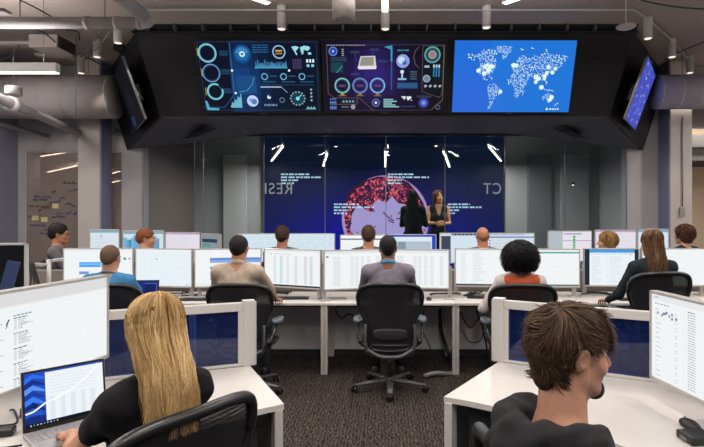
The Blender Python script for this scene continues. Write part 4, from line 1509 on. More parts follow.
def side_tv(label, s, lit):
    f = lambda px, py, D: Vector((s * P(px, py, D).x, D, P(px, py, D).z))
    tl, bl = f(648.6, 56.6, 7.10), f(625.7, 118.6, 7.25)
    trp = f(655.5, 76, 8.15); brp = bl + (trp - tl)
    zax = (tl - bl).normalized(); xax = ((trp - tl) + (brp - bl)).normalized()
    xax = (xax - zax * xax.dot(zax)).normalized()
    w0 = ((trp - tl).length + (brp - bl).length) / 2; h0 = (tl - bl).length
    if s < 0: xax = -xax
    yax = zax.cross(xax)
    c = (tl + bl + trp + brp) / 4
    t = bpy.data.objects.new('side_screen', None); COL.objects.link(t)
    t.matrix_world = Matrix((( xax.x, yax.x, zax.x, c.x), (xax.y, yax.y, zax.y, c.y), (xax.z, yax.z, zax.z, c.z), (0, 0, 0, 1)))
    tag(t, label, 'screen')
    MB().box((-w0 / 2 - .008, .002, -h0 / 2 - .008), (w0 / 2 + .008, .035, h0 / 2 + .008), bev=.006).build('housing', mat('side_housing', '55555a', rough=.4), t)
    cvs = Canvas(w0, h0, '3f4cb4' if lit else '0c0d12', 1.0)
    r = random.Random(6)
    if lit:
        for k in range(70):
            u, v = r.uniform(0, .92), r.uniform(0, .95)
            cvs.rect(u, v, u + r.uniform(.03, .10), v + r.uniform(.01, .05), r.choice(['5a66d0', '6f8ae0', '8a8fe8', '7a6ad0', '34409c', 'a8c4f0', '4c84d8']), 1 + k % 3)
        for k in range(16):
            u = k / 16; cvs.line([(u, .05), (u + .05, .95)], .01, '5c5ad0', 4)
    else:
        cvs.rect(.05, .8, .35, .97, '1c2c54', 1)  # bluish reflection painted on the dark screen
    cvs.build('display', t)
    MB().box((-.16, .05, -.12), (.16, .16, .12), bev=.01).build('bracket', BLACK, t)
    MB().box((.18, .05, -.06), (.24, .10, .0)).build('speaker_box', CHROME, t)
    return t
side_tv('screen showing violet and blue map on the right flank of the bulkhead', 1, True)
side_tv('dark switched-off screen on the left flank of the bulkhead', -1, False)

# small bracket and camera hanging left of the bulkhead's lowest corner
t = thing('wall_camera', 'small camera on a bracket below the dark side screen', 'camera', P(119, 131, 8.9))
MB().tube([(.0, .1, 0), (.0, -.02, 0), (.06, -.08, -.0)], .018).build('bracket', mat('bracket_grey', '6a6a6e'), t)
MB().box((-.10, -.12, -.03), (.03, -.04, .03), bev=.008).build('body', BLACK, t)

# ------------------------------------------------------------------ ducts, pipes, lights under the ceiling
def duct(label, x0, x1, y, z, r):
    t = thing('round_duct', label, 'duct', ((x0 + x1) / 2, y, z))
    L = (x1 - x0) / 2
    MB().tube([(-L, 0, 0), (L, 0, 0)], r, n=40).build('tube', DUCTM, t)
    k = 0
    n = int((x1 - x0) / .28)
    for i in range(n + 1):
        x = -L + (x1 - x0) * i / n
        MB().tube([(x - .006, 0, 0), (x + .006, 0, 0)], r + .003, n=40).build('seam', DUCTM, t)
    for x in (-L + .4, L - .4):
        MB().tube([(x, 0, r), (x, 0, ZC - z)], .006, n=6).build('hanger', CABLEG, t)
duct('large round metal duct along the left back wall', -6.12, -4.16, 8.30, 3.43, .33)
duct('large round metal duct along the right back wall', 4.16, 7.1, 8.28, 3.50, .26)

# pipe across the left of the ceiling, then towards the viewer
t = thing('ceiling_pipe', 'thick pale pipe crossing the ceiling and bending forward', 'pipe', (0, 0, 0))
D0 = 6.0
q0, q1 = P(-40, 22.8, D0), P(140, 22.8, D0)
MB().tube([q0, q1], .064, n=20).build('cross_run', PIPEM, t)
e = q1 + Vector((.13, -.1, .0))
el = catmull([q1, q1 + Vector((.09, -.03, 0)), e, e + Vector((0, -.08, 0))], 6)
MB().tube(el, .066, n=20).build('elbow', PIPEM, t)
MB().tube([el[-1], el[-1] + Vector((0, -3.0, .0))], .07, n=20).build('long_run', PIPEM, t)
for p, d in ((q1, (1, 0, 0)), (q1 - Vector((.25, 0, 0)), (1, 0, 0)), (el[-1], (0, 1, 0)), (P(88, 22.8, D0), (1, 0, 0))):
    d = Vector(d)
    MB().tube([p - d * .025, p + d * .025], .074, n=20).build('coupling', PIPEM, t)
for px in (20, 105):
    q = P(px, 22.8, D0); MB().tube([(q.x, q.y, q.z + .06), (q.x, q.y, ZC)], .006, n=6).build('hanger', CABLEG, t)
t = thing('ceiling_pipe', 'sloping-looking pale pipe running back along the left wall', 'pipe', (0, 0, 0))
a, b_ = P(-8, 95, 5.9), Vector((-4.93, 8.7, P(-8, 95, 5.9).z))
MB().tube([a, b_], .058, n=18).build('run', mat('pipe_grey', '8a8688', rough=.5), t)
m_ = a.lerp(b_, .17)
MB().tube([a - Vector((0, 1, 0)), m_], .064, n=18).build('white_sleeve', mat('pipe_white', 'cfcac8', rough=.7), t)
MB().tube([m_ - Vector((0, .05, 0)), m_ + Vector((0, .05, 0))], .085, n=18).build('coupling', mat('pipe_white', 'cfcac8', rough=.7), t)
MB().tube([(a.x, 7.5, a.z), (a.x, 7.5, ZC)], .006, n=6).build('hanger', CABLEG, t)
t = thing('ceiling_pipe', 'second thin grey pipe low along the blue left wall', 'pipe', (0, 0, 0))
MB().tube([(-5.6, 5.5, 2.93), (-5.6, 8.95, 2.93)], .03, n=12).build('run', mat('pipe_grey', '8a8688'), t)
MB().tube([(-5.6, 7.2, 2.93), (-5.6, 7.2, ZC)], .006, n=6).build('hanger', CABLEG, t)

# conduit rail with spotlights
RAIL = [(-3.0, 6.42), (2.96, 6.42), (3.34, 6.8), (4.05, 7.6), (4.78, 8.5)]
wire('spot_conduit', [(x, y, 4.055) for x, y in [(-3.0, 6.42), (0, 6.42), (2.96, 6.42)]], .011, PIPEM, 'straight thin conduit along the ceiling in front of the bulkhead', 'conduit')
wire('spot_conduit', [(x, y, 4.055) for x, y in RAIL[1:]], .011, PIPEM, 'angled thin conduit feeding the spotlights at the right', 'conduit')
wire('spot_conduit', [(-3.55, 6.9, 4.055), (-4.1, 7.6, 4.055), (-4.4, 8.0, 4.055), (-4.84, 8.48, 4.055)], .011, CABLEG, 'angled conduit feeding the spotlights at the left', 'conduit')
for px, py, D, lb in ((281.5, 13, 6.4, 'white spotlight between the drum lamp and the left ceiling strip'), (385.3, 13, 6.4, 'white spotlight under the central ceiling strip'), (486.5, 11, 6.4, 'white spotlight above the world map screen'),
                      (648, 22, 6.8, 'white spotlight right of the bulkhead, nearest the flat disc'), (672, 41, 7.6, 'white spotlight right of the bulkhead, middle of the angled run'), (690, 58, 8.45, 'white spotlight farthest along the right angled run'),
                      (118, 28, 6.9, 'white spotlight tucked under the thick ceiling pipe'), (97, 42, 7.6, 'white spotlight middle of the left angled run'), (81, 61, 8.45, 'white spotlight nearest the linear lamp at the left')):
    q = P(px, py, D)
    t = thing('ceiling_spotlight', lb, 'spotlight', (q.x, q.y, 0), 0, None)
    zt = min(q.z, 4.03)
    MB().lathe([(.047, zt - .19), (.052, zt - .185), (.052, zt - .005), (.045, zt)], 0, 24).build('barrel', SPOTM, t)
    MB().lathe([(.040, zt - .196), (.046, zt - .1905)], 0, 20).build('lens', emat('fff0dc', 1.1), t)
    MB().lathe([(.05, 4.03), (.055, 4.04), (.055, 4.07), (.05, 4.10)], 0, 16).tube([(0, 0, zt - .01), (0, 0, 4.05)], .010).build('junction_box', SPOTM, t)
    if True:
        l = bpy.data.lights.new('spot_light', 'SPOT'); l.energy = 40; l.spot_size = 1.5; l.shadow_soft_size = .03; l.color = (1, .9, .78)
        lo = bpy.data.objects.new('spot_light', l); COL.objects.link(lo); lo.parent = t; lo.location = (0, 0, zt - .22)

# drums and disc
q = P(343.7, 10, 5.9)
t = thing('drum_lamp', 'white drum on the ceiling above the middle of the video wall', 'drum lamp', (q.x, q.y, q.z))
MB().lathe([(.10, -.105), (.125, -.09), (.128, .09), (.10, .10)], 0, 32).build('shell', SPOTM, t)
MB().lathe([(.09, -.112), (.10, -.1055)], 0, 28).build('rim', mat('drum_dark', '8c8886'), t)
MB().tube([(0, 0, .09), (0, 0, ZC - q.z)], .015).build('stem', SPOTM, t)
q = P(13.5, 91, 7.0)
t = thing('drum_lamp', 'small white drum hanging on a cord by the left duct', 'drum lamp', (q.x, q.y, q.z))
MB().lathe([(.09, -.055), (.10, -.045), (.10, .045), (.09, .055)], 0, 28).build('shell', SPOTM, t)
MB().tube([(0, 0, .05), (0, 0, ZC - q.z)], .003, n=5).build('cord', CABLEG, t)
q = P(626, 27, 6.2)
t = thing('antenna_disc', 'flat pale disc on a thin stem at the right corner of the bulkhead', 'antenna', (q.x, q.y, q.z))
MB().lathe([(.03, -.035), (.095, -.012), (.110, 0), (.105, .015), (.03, .022)], 0, 32).build('disc', SPOTM, t)
MB().tube([(0, 0, .02), (0, 0, ZC - q.z)], .006).build('stem', SPOTM, t)

# lamps near and above the viewer
linear_lamp('slim lit ceiling strip above the middle screen', (0, 5.66, 3.75), (0, 4.16, 3.75), wdt=.07, power=28)
linear_lamp('slim lit ceiling strip slanting above the leftmost wall screen', (-1.165, 5.44, 3.75), (-2.2, 4.35, 3.75), wdt=.07, power=28)
linear_lamp('slim lit ceiling strip slanting above the world map screen', (1.19, 5.44, 3.75), (2.2, 4.35, 3.75), wdt=.07, power=28)
q = P(58, 72.5, 6.0)
linear_lamp('long white linear lamp hanging at the left below the thick pipe', (q.x - 1.6, 6.0, q.z), (q.x, 6.0, q.z), wdt=.09, hgt=.10, power=10)
for (x, y), lb in zip(((-3.3, 3.2), (3.3, 3.2), (-3.4, 1.0), (0.1, 1.4), (3.4, 1.0), (0.1, -.8), (-2.2, -.9), (2.4, -.9), (5.0, 4.6), (-5.0, 4.0), (-5.5, 5.9), (6.3, 6.6)),
                      ('left over the near desks', 'right over the near desks', 'over the blonde woman\'s desk end', 'over the aisle', 'over the dark-haired man\'s desk end', 'behind the viewer in the middle', 'behind the viewer at the left', 'behind the viewer at the right', 'over the far right desks', 'over the far left desks', 'beside the blue left wall', 'beside the right wall')):
    fx = -.10 * x; linear_lamp('ceiling strip hanging ' + lb, (x - fx, y - .75, 3.75), (x + fx, y + .75, 3.75), wdt=.08, power=40 if y < 5.5 else 75, up=y < 5.5 and x > -4)  # all out of view, added for room light; the wall pair brightens the back
for x, lb in ((-3.2, 'over the left end of the middle desks'), (3.2, 'over the right end of the middle desks')):
    pass
# cable trays and boxes among the pipes
t = thing('ceiling_unit', 'pale box unit with grille on the ceiling above the linear lamp', 'ceiling unit', P(54, 47, 7.0))
MB().box((-.20, -.2, -.06), (.16, .2, .10), bev=.006).build('casing', mat('unit_pale', '8d8480', rough=.6), t)
g = MB()
for k in range(7): g.box((.165, -.18, -.06 + k * .022), (.175, .18, -.05 + k * .022))
g.build('grille', BLACK, t)
for a, b_, D, lb in (((-20, 44), (39, 44), 6.9, 'dark-edged tray ending at the pale ceiling box'), ((37, 55.5), (72, 55.5), 7.4, 'short pale tray below the ceiling box'), ((-15, 12), (8, 12), 5.6, 'pale box edge in the top left corner')):
    A, B = P(*a, D), P(*b_, D)
    tag(MB().box((A.x, D - .06, A.z - .015), (B.x, D + .06, A.z + .02), bev=.004).build('cable_tray', mat('tray_grey', '8a817d', rough=.6)), lb, 'cable tray')
for i, (pts, lb) in enumerate(((((36, 29, 6.3), (46, 34, 6.5), (55, 42, 6.8)), 'dark cable curling above the pale ceiling box'),
                (((66, 30, 6.5), (78, 32, 6.8), (79, 40, 7.0)), 'short dark cable with a plug below the thick pipe'),
                (((85, 56, 8.0), (98, 48, 7.4), (110, 31, 6.7)), 'grey flexible cable between the left spotlights'),
                (((86, 57, 8.0), (100, 64, 8.2), (116, 71, 8.3)), 'dark strut running towards the bulkhead flank'),
                (((20, 0, 5.2), (36, 8, 5.8), (52, 17, 6.1)), 'dark cable entering at the top left'),
                (((-5, 60, 6.6), (8, 58, 6.7), (17, 52, 6.8), (19, 45, 6.9)), 'black looped cable over the long linear lamp'),
                (((664, 60, 8.2), (684, 50, 7.6), (704, 42, 7.2), (720, 36, 6.8)), 'thin cable swinging right of the angled spotlights'),
                (((640, 0, 5.0), (670, 6, 5.0), (704, 9, 5.0), (730, 9, 5.0)), 'thin cable near the ceiling in the top right corner'))):
    wire('ceiling_cable', [Vector((P(*p).x, P(*p).y, min(P(*p).z, ZC - .01))) for p in pts], .008, CABLE if i != 2 else CABLEG, lb, 'cable')
MB_ = MB().box((-3.95, 7.85, 4.02), (-3.80, 8.05, 4.10), bev=.005)
tag(MB_.build('junction_box', mat('dark_unit', '2a2624')), 'small dark box where the left conduits meet', 'junction box')

# daylight-free ambience from the open side of the hall behind the viewer
wd = bpy.data.worlds.new('hall'); SC.world = wd; wd.use_nodes = True
wd.node_tree.nodes['Background'].inputs[0].default_value = (*lin(hexc('a8a4a4')), 1)
wd.node_tree.nodes['Background'].inputs[1].default_value = .42
linear_lamp('ceiling strip in the warm room beyond the right column', (5.3, 9.7, 3.7), (6.9, 9.7, 3.7), wdt=.08, power=200, up=False)  # added out of sight above the opening to brighten the warm wall
# ------------------------------------------------------------------ mesh office chair
def chair_material():
    m = bpy.data.materials.new('chair_mesh'); m.use_nodes = True
    nt = m.node_tree; b = nt.nodes['Principled BSDF']
    b.inputs['Base Color'].default_value = (*lin(hexc('17181c')), 1); b.inputs['Roughness'].default_value = .55
    o = nt.nodes['Material Output']
    tr = nt.nodes.new('ShaderNodeBsdfTransparent')
    mx = nt.nodes.new('ShaderNodeMixShader')
    tc = nt.nodes.new('ShaderNodeTexCoord')
    wv = nt.nodes.new('ShaderNodeTexWave'); wv.bands_direction = 'Z'; wv.inputs['Scale'].default_value = 18; wv.inputs['Distortion'].default_value = 1.2
    nt.links.new(tc.outputs['Object'], wv.inputs['Vector'])
    mp = nt.nodes.new('ShaderNodeMapRange'); mp.inputs['To Min'].default_value = .93; mp.inputs['To Max'].default_value = 1.0
    nt.links.new(wv.outputs['Fac'], mp.inputs['Value'])
    nt.links.new(mp.outputs[0], mx.inputs[0]); nt.links.new(tr.outputs[0], mx.inputs[1]); nt.links.new(b.outputs[0], mx.inputs[2])
    nt.links.new(mx.outputs[0], o.inputs['Surface'])
    return m
MESHM = chair_material()


def make_chair(name, label):
    t = thing(name, label, 'office chair')
    Z0 = .405
    half_ = [(0, .605), (.13, .603), (.225, .585), (.275, .535), (.288, .475), (.278, .400), (.246, .325), (.212, .245), (.192, .165), (.188, .085), (.172, .030), (.130, .004), (0, -.004)]
    pts = half_ + [(-x, z) for x, z in half_[-2:0:-1]]
    def back_y(x, z):
        return -.215 - .075 * (z / .6) + .018 * math.sin(z / .6 * PI) * 1.0 + .55 * x * x
    path = catmull([(x, back_y(x, z), Z0 + z) for x, z in pts], 5, closed=True)
    MB().tube(path, .0165, n=10, closed=True, squash=1.0).build('back_frame', CHAIRFRAME, t)
    # thicker upper lip
    MB().tube([(p.x, p.y - .003, p.z) for p in catmull([(x, back_y(x, z), Z0 + z) for x, z in [(-.282, .44), (-.284, .50), (-.262, .555), (-.21, .588), (-.12, .602), (0, .604), (.12, .602), (.21, .588), (.262, .555), (.284, .50), (.282, .44)]], 5)],
              [.012] + [.021] * 49 + [.012], n=10).build('top_rim', CHAIRFRAME, t)
    # suspension
    zz = [p[1] for p in half_][::-1]; xx = [p[0] for p in half_][::-1]
    wid = lambda z: float(np.interp(z, zz[1:-1], xx[1:-1]))
    def f(u, v):
        z = .006 + v * .590
        w = wid(max(z, .006)) * (1 if z < .58 else math.sqrt(max(0, 1 - ((z - .58) / .03) ** 2)) * .5 + .5)
        x = (u * 2 - 1) * (w - .004)
        return (x, back_y(x, z) + .006 * (1 - (2 * u - 1) ** 2) * 0, Z0 + z)
    MB().grid(f, 18, 30).build('back_mesh', MESHM, t)
    # lumbar pad
    def lp(u, v):
        x = (u * 2 - 1) * .155; e = 1 - abs(u * 2 - 1) ** 4
        z = .15 + (v - .5) * .110 * (.55 + .45 * e)
        return (x, back_y(x, z) - .022 - .006 * math.sin(v * PI), Z0 + z)
    b = MB(); b.grid(lp, 14, 6)
    o = b.build('lumbar_pad', mat('lumbar', '26272c', rough=.5), t)
    md = o.modifiers.new('th', 'SOLIDIFY'); md.thickness = .012
    # spine brackets
    for s in (-1, 1):
        MB().tube(catmull([(s * .215, -.225, Z0 + .24), (s * .222, -.250, Z0 + .12), (s * .205, -.235, Z0 - .0), (s * .15, -.16, Z0 - .055)], 6), .016, n=8, squash=.7).build('back_bracket', CHAIRGREY, t)
    MB().tube(catmull([(-.205, -.23, Z0 + .02), (-.10, -.255, Z0 - .035), (0, -.26, Z0 - .045), (.10, -.255, Z0 - .035), (.205, -.23, Z0 + .02)], 6), .019, n=8).build('lower_bar', CHAIRGREY, t)
    # seat
    so = [(0, -.21), (.15, -.20), (.225, -.14), (.250, 0), (.250, .13), (.215, .215), (.10, .235), (0, .238)]
    sp = so + [(-x, y) for x, y in so[-2:0:-1]]
    def seat_z(x, y):
        return .452 - .10 * max(0, y - .12) ** 1.3 * 3 + .10 * x * x - .012 * math.exp(-((y + .03) / .12) ** 2)
    MB().tube(catmull([(x, y, seat_z(x, y)) for x, y in sp], 5, closed=True), .017, n=8, closed=True).build('seat_frame', CHAIRFRAME, t)
    ys = [p[1] for p in so]; xs = [p[0] for p in so]
    def sf(u, v):
        y = -.208 + v * .444
        w = float(np.interp(y, [-.21, -.20, -.14, 0, .13, .215, .235], [.06, .15, .225, .25, .25, .215, .11]))
        x = (u * 2 - 1) * w
        return (x, y, seat_z(x, y) - .004)
    MB().grid(sf, 12, 14).build('seat_mesh', mat('seat_mesh', '191a1e', rough=.6), t)
    # tilt mechanism and column
    MB().box((-.10, -.16, .335), (.10, .09, .405), bev=.025).box((-.19, -.08, .37), (.19, -.02, .415), bev=.012).build('tilt_mechanism', CHAIRGREY, t)
    MB().lathe([(.014, .19), (.014, .345)], 0, 16).build('piston', CHROME, t)
    MB().lathe([(.027, .085), (.027, .215), (.022, .225)], 0, 16).build('column_tube', BLACK, t)
    # arms
    for s in (-1, 1):
        a = MB().tube(catmull([(s * .205, -.235, .45), (s * .262, -.22, .48), (s * .290, -.17, .56), (s * .292, -.06, .635)], 6), .019, n=8, squash=.7).build('arm_support', CHAIRFRAME, t)
        MB().lathe([(.022, -.018), (.026, -.012), (.026, .012), (.022, .018)], 0, 16, Matrix.Translation((s * .262, -.235, .50)) @ Matrix.Rotation(PI / 2, 4, 'Y')).build('arm_knob', BLACK, a)
        def pad(u, v):
            return (0, 0, 0)
        pm = MB()
        prof = catmull([(-.038, -.11), (.0, -.125), (.038, -.11), (.048, 0), (.044, .11), (0, .14), (-.044, .11), (-.048, 0)], 4, closed=True) if False else None
        pl = [(s * .292 + .047 * math.cos(k * PI / 10) * (1 - .12 * math.sin(k * PI / 10)), -.01 + .135 * math.sin(k * PI / 10)) for k in range(20)]
        pm.prism(pl, .640, .668)
        bmesh.ops.bevel(pm.bm, geom=[e for e in pm.bm.edges if abs(e.verts[0].co.z - e.verts[1].co.z) < 1e-5], offset=.008, segments=2, profile=.5, affect='EDGES')
        for fc in pm.bm.faces: fc.smooth = True
        pm.build('arm_pad', ARMPAD, t)
    # star base
    MB().lathe([(.040, .055), (.048, .065), (.046, .10), (.032, .112)], 0, 20).build('hub', CHAIRGREY, t)
    for k in range(5):
        a = math.radians(90 + 72 * k + 180)
        d = Vector((math.cos(a), math.sin(a), 0))
        pts = [d * .03 + Vector((0, 0, .088)), d * .15 + Vector((0, 0, .082)), d * .335 + Vector((0, 0, .066))]
        lg = MB().tube(pts, [.038, .032, .024], n=10, squash=.55, up=(0, 0, 1)).build('base_leg', CHAIRGREY, t)
        c = d * .342
        n_ = d.cross(Vector((0, 0, 1))) if k % 2 else (d + d.cross(Vector((0, 0, 1))) * .6).normalized()
        w = MB()
        for q in (-1, 1):
            M_ = Matrix.Translation(c + n_ * q * .017 + Vector((0, 0, .030))) @ n_.to_track_quat('Z', 'Y').to_matrix().to_4x4()
            w.lathe([(.020, -.010), (.029, -.007), (.030, 0), (.029, .007), (.020, .010)], 0, 18, M_)
        w.box((c.x - .010, c.y - .010, .035), (c.x + .010, c.y + .010, .066), bev=.003)
        w.build('caster', BLACK, lg)
    return t


_proto = None
def chair(label, x, y, heading, lift=0.0, base_rot=None):
    global _proto
    if _proto is None:
        _proto = make_chair('office_chair', label)
        c = _proto
    else:
        c = copy_tree(_proto); c['label'] = label
    c.location = (x, y, 0); c.rotation_euler = (0, 0, -heading)
    if lift:
        low = ('base_leg', 'hub', 'column_tube')
        for ch in c.children:
            if not ch.name.split('.')[0] in low: ch.location.z += lift
    return c


# ------------------------------------------------------------------ monitors
def doc_lines(c, seed, u0=.28, u1=.6, v0=.2, v1=.95, step=.035, col='b8c0c6', th=.010):
    r = random.Random(seed); v = v0
    while v < v1:
        e = u0 + (u1 - u0) * r.uniform(.35, 1)
        c.words(u0, v, e, th, col, 2, r, .012, .05); v += step
    return c


def content(kind, c, seed=0):
    r = random.Random(seed + 100)
    if kind == 'mail':           # near left
        c.rect(0, 0, 1, .13, 'dcdcdd', 1); c.rect(0, .13, 1, .15, 'e8e8e8', 1); c.line([(0, .19), (1, .19)], .001, 'd8d8da', 2); c.rect(.985, .02, 1, .05, 'c8ccd8', 2)
        c.line([(.15, .33), (.17, .27)], .010, '3c4c78', 3); c.line([(.145, .36), (.16, .33)], .005, '3c4c78', 3)
        c.words(.02, .10, .10, .014, 'a8acb4', 2, r, .006, .01); c.words(.20, .235, .33, .016, '90aaba', 2, r, .01, .03)
        for blk in range(6):
            v = .27 + blk * .16
            c.words(.20, v - .006, .30, .012, '70757c', 3, r, .01, .03)
            for k in range(6):
                c.rect(.205, v + .02 + k * .018, .222, v + .030 + k * .018, ('9fd0dc', 'c8ccd0')[k % 2], 2)
                c.words(.235, v + .02 + k * .018, .235 + r.uniform(.03, .09), .007, '90969e', 2, r, .006, .02)
            c.words(.255, v + .07, .34, .007, '9aa0a8', 2, r, .006, .02)
            c.words(.06, v + .03, .13, .008, 'a0a4ac', 2, r, .006, .02)
        for k in range(8): c.rect(.32 + .16 * (k % 4), .3 + .2 * (k // 4), .322 + .16 * (k % 4), .5 + .2 * (k // 4), 'ebecee', 2)
    elif kind == 'table':        # near right
        c.rect(0, 0, 1, .07, 'e6e8ea', 1)
        c.words(.03, .025, .09, .012, '9098a4', 2, r, .006, .01); c.words(.04, .10, .22, .012, 'a8acb4', 2, r)
        for k in range(30):
            v = .14 + k * .028
            for a, b_ in ((.42, .50), (.62, .70), (.84, .92)): c.words(a, v, b_, .008, '888e98', 2, r, .008, .02)
            if k % 3: c.words(.28, v, .31, .008, 'a8c8dc', 2, r, .006, .02)
            if k % 2: c.words(.05, v, .05 + r.uniform(.02, .07), .008, 'a0a6ae', 2, r, .006, .02)
        for k in range(9): c.disc(r.uniform(.08, .30), .18 + r.uniform(0, .08), .012, r.choice(['7088b8', '9098a4', '5c6c98']), 3, 6)
        c.words(.42, .11, .50, .010, '4c5058', 3, r, .01, .03)
        c.line([(.38, .10), (.38, .98)], .002, 'd8dade', 2)
    elif kind == 'blank':
        doc_lines(c, seed, .05, .9, .12, .9, .08, 'e2e8ea', .012)
    elif kind == 'brand_left':   # blue bands
        c.rect(0, 0, 1, .05, 'e9eef2', 1)
        c.rect(.22, .36, .66, .50, '7cc4f4', 2); c.rect(.22, .44, .52, .50, '4ca4ec', 3); c.rect(.22, .36, .66, .395, '4aa8ee', 3); c.rect(.22, .62, .36, .70, '6f9ed8', 3)
        c.disc(.89, .27, .022, '4fae84', 3); c.disc(.96, .27, .016, '7aa0e8', 3)
    elif kind == 'pale':
        c.rect(0, 0, 1, 1, 'e8f2f6', 1); c.rect(0, 0, 1, .03, 'f6f8fa', 2)
        for k in range(9): c.rect(.08, .12 + k * .085, .92, .124 + k * .085, 'd4e2e8', 2)
        for k in range(5): c.rect(.15 + k * .17, .1, .153 + k * .17, .9, 'd8e6ec', 2)
        c.rect(.36, .25, .39, .28, '8098b0', 3); c.rect(.9, .95, .97, .97, 'a0b0ff', 3)
    elif kind == 'bands':
        c.rect(.22, .22, 1, .36, '8aa8e0', 2); c.rect(.22, .24, 1, .28, '5c84d0', 3); c.rect(.22, .47, 1, .53, '7c98d8', 2); c.rect(.22, .78, 1, .83, 'a0b0dc', 2)
        c.rect(0, .92, 1, 1, 'e8ecf0', 1)
    elif kind == 'sheet':
        c.rect(0, 0, 1, .06, 'e9ecee', 1); c.rect(.11, .10, .12, .14, '404858', 3)
        for k in range(15):
            c.rect(.16, .18 + k * .05, .92, .184 + k * .05, 'd6dcde', 2)
        for u, col in ((.16, 'dbe6ea'), (.28, 'c4e6dc'), (.40, 'dfe6e8'), (.55, 'd8e0e4'), (.72, 'e0d8dc'), (.82, 'd4dcE0'.lower())): c.rect(u, .16, u + .05, .92, col, 1)
        c.words(.16, .11, .5, .012, '9aa2aa', 3, r); c.rect(0, .955, 1, 1, '2c3440', 2)
    elif kind == 'columns':
        c.rect(0, 0, 1, .07, 'e4e8ea', 1); c.rect(.02, .13, .06, .17, '58687c', 3)
        for u in (.14, .2, .42, .50, .6, .7, .86):
            for k in range(24): c.words(u, .16 + k * .033, u + .055, .016, 'c8cdd2', 2, r, .01, .02)
    elif kind == 'list':
        c.rect(0, 0, 1, .05, 'e8ecee', 1)
        for k in range(20):
            c.words(.08, .10 + k * .042, .16, .010, 'a8c8d0', 2, r, .01, .02)
            c.words(.28, .10 + k * .042, .28 + r.uniform(.08, .2), .009, 'b0b8bc', 2, r, .01, .03)
        c.rect(0, .955, 1, 1, '384048', 2)
    elif kind == 'teal':
        c.rect(0, 0, 1, .05, 'eceeee', 1); c.rect(0, .06, 1, .10, '4f9c98', 2); c.rect(.05, .20, .18, .27, '58a8a0', 3); c.rect(.18, .22, .24, .27, '308c84', 3)
        for k in range(4): c.rect(.3, .3 + k * .15, .9, .305 + k * .15, 'e4eaea', 2)
        c.rect(0, .955, 1, 1, '5a7a80', 2)
    elif kind == 'winblue':
        c.rect(0, 0, 1, 1, '1c2838', 1); c.rect(.09, .0, .93, 1, 'edf3f8', 2); c.rect(.09, 0, .93, .09, '4a9ae0', 3); c.rect(.09, .09, .93, .15, 'd8e8f4', 3)
        for k in range(15):
            c.words(.14, .2 + k * .05, .14 + r.uniform(.1, .2), .010, 'b0bcc8', 3, r, .01, .03); c.words(.46, .2 + k * .05, .46 + r.uniform(.1, .3), .010, 'b8c4cc', 3, r, .01, .03)
        c.line([(.42, .15), (.42, 1)], .003, 'c0d0dc', 3); c.rect(.83, .13, .87, .16, 'e8a860', 4)
    elif kind == 'pict':
        c.rect(0, 0, 1, 1, 'cfe0ea', 1); c.rect(0, 0, 1, .10, '8ea8b8', 2)
        for k in range(14): u = k / 16; c.rect(u, .22 + .08 * math.sin(k), u + .09, .9, r.choice(['5c9cc8', '7ab4d8', '4484b4', 'a8d0e4', '6aa8cc']), 3)
    elif kind == 'pinkish':
        c.rect(0, 0, 1, 1, 'e2dee8', 1); c.rect(0, 0, 1, .05, 'c8a0c4', 2); doc_lines(c, seed, .05, .95, .10, .9, .08, 'd0ccd8', .015)
    elif kind == 'greenchart':
        c.rect(0, 0, 1, 1, 'b4bcc4', 1); c.rect(.33, .0, 1, 1, 'e4e2e8', 2); c.rect(.35, .06, .78, .10, '8c90d0', 3)
        for k in range(7): c.disc(.60, .18 + k * .10, .035, '5cb46c', 4, 7)
        c.rect(.33, .30, 1, .33, 'b89cd0', 3)
    elif kind == 'darkchart':
        c.rect(0, 0, 1, 1, '8a929c', 1); c.rect(.05, .15, .9, .27, '303c4c', 2); c.rect(.1, .30, .5, .42, '4a9a88', 3); c.rect(.1, .5, .8, .6, '3c88b8', 3)
    elif kind == 'deskwin':
        c.rect(0, 0, 1, 1, '2448c0', 1); c.rect(.06, .06, .92, 1, 'dce8ee', 2); c.rect(.12, .22, .9, .9, 'b0c0d0', 3); c.rect(.2, .24, .36, .9, '8494a8', 4)
    elif kind == 'dualwin':
        c.rect(0, 0, 1, 1, 'd4dce4', 1); c.rect(.01, .08, .11, 1, '3c4658', 2); c.rect(.12, .0, .48, .06, '24303c', 3); c.rect(.12, .08, .48, 1, 'd0e2ee', 2)
        for k in range(8): c.rect(.13 + k * .042, .01, .15 + k * .042, .05, '8c9cb0', 4)
        c.rect(.50, .10, 1, .14, '4c6ca8', 3); c.rect(.5, .02, .9, .05, '9cb4e0', 3)
        for k in range(6): c.disc(.53, .24 + k * .1, .010, '6c84c8', 4, 6); c.words(.56, .23 + k * .1, .9, .014, 'a8b8cc', 3, r) if k else None
    elif kind == 'wide':
        c.rect(0, 0, 1, 1, 'd6e6ee', 1)
        for k in range(12): c.words(.02, .10 + k * .07, .98, .018, r.choice(['c0d8e4', 'c8d4e0', 'b8d0e0']), 2, r, .03, .12)
    elif kind == 'bar':
        c.rect(0, 0, 1, .10, 'f8fafc', 1); c.rect(0, .10, 1, .15, '6c7884', 2); c.rect(0, .15, 1, 1, 'eef4f6', 1)
        for k in range(14): c.rect(.03 + k * .07, .25, .035 + k * .07, .9, 'd0dce4', 2)
    elif kind == 'smalldoc':
        c.rect(0, 0, 1, 1, 'd8e2ea', 1); c.rect(0, 0, 1, .09, '86a8b8', 2); c.rect(.36, .18, .40, .24, 'b05060', 3); doc_lines(c, seed, .08, .9, .3, .95, .12, 'bccad4', .02)
    elif kind == 'laptop':
        c.rect(0, 0, 1, 1, '1c4cc0', 1)
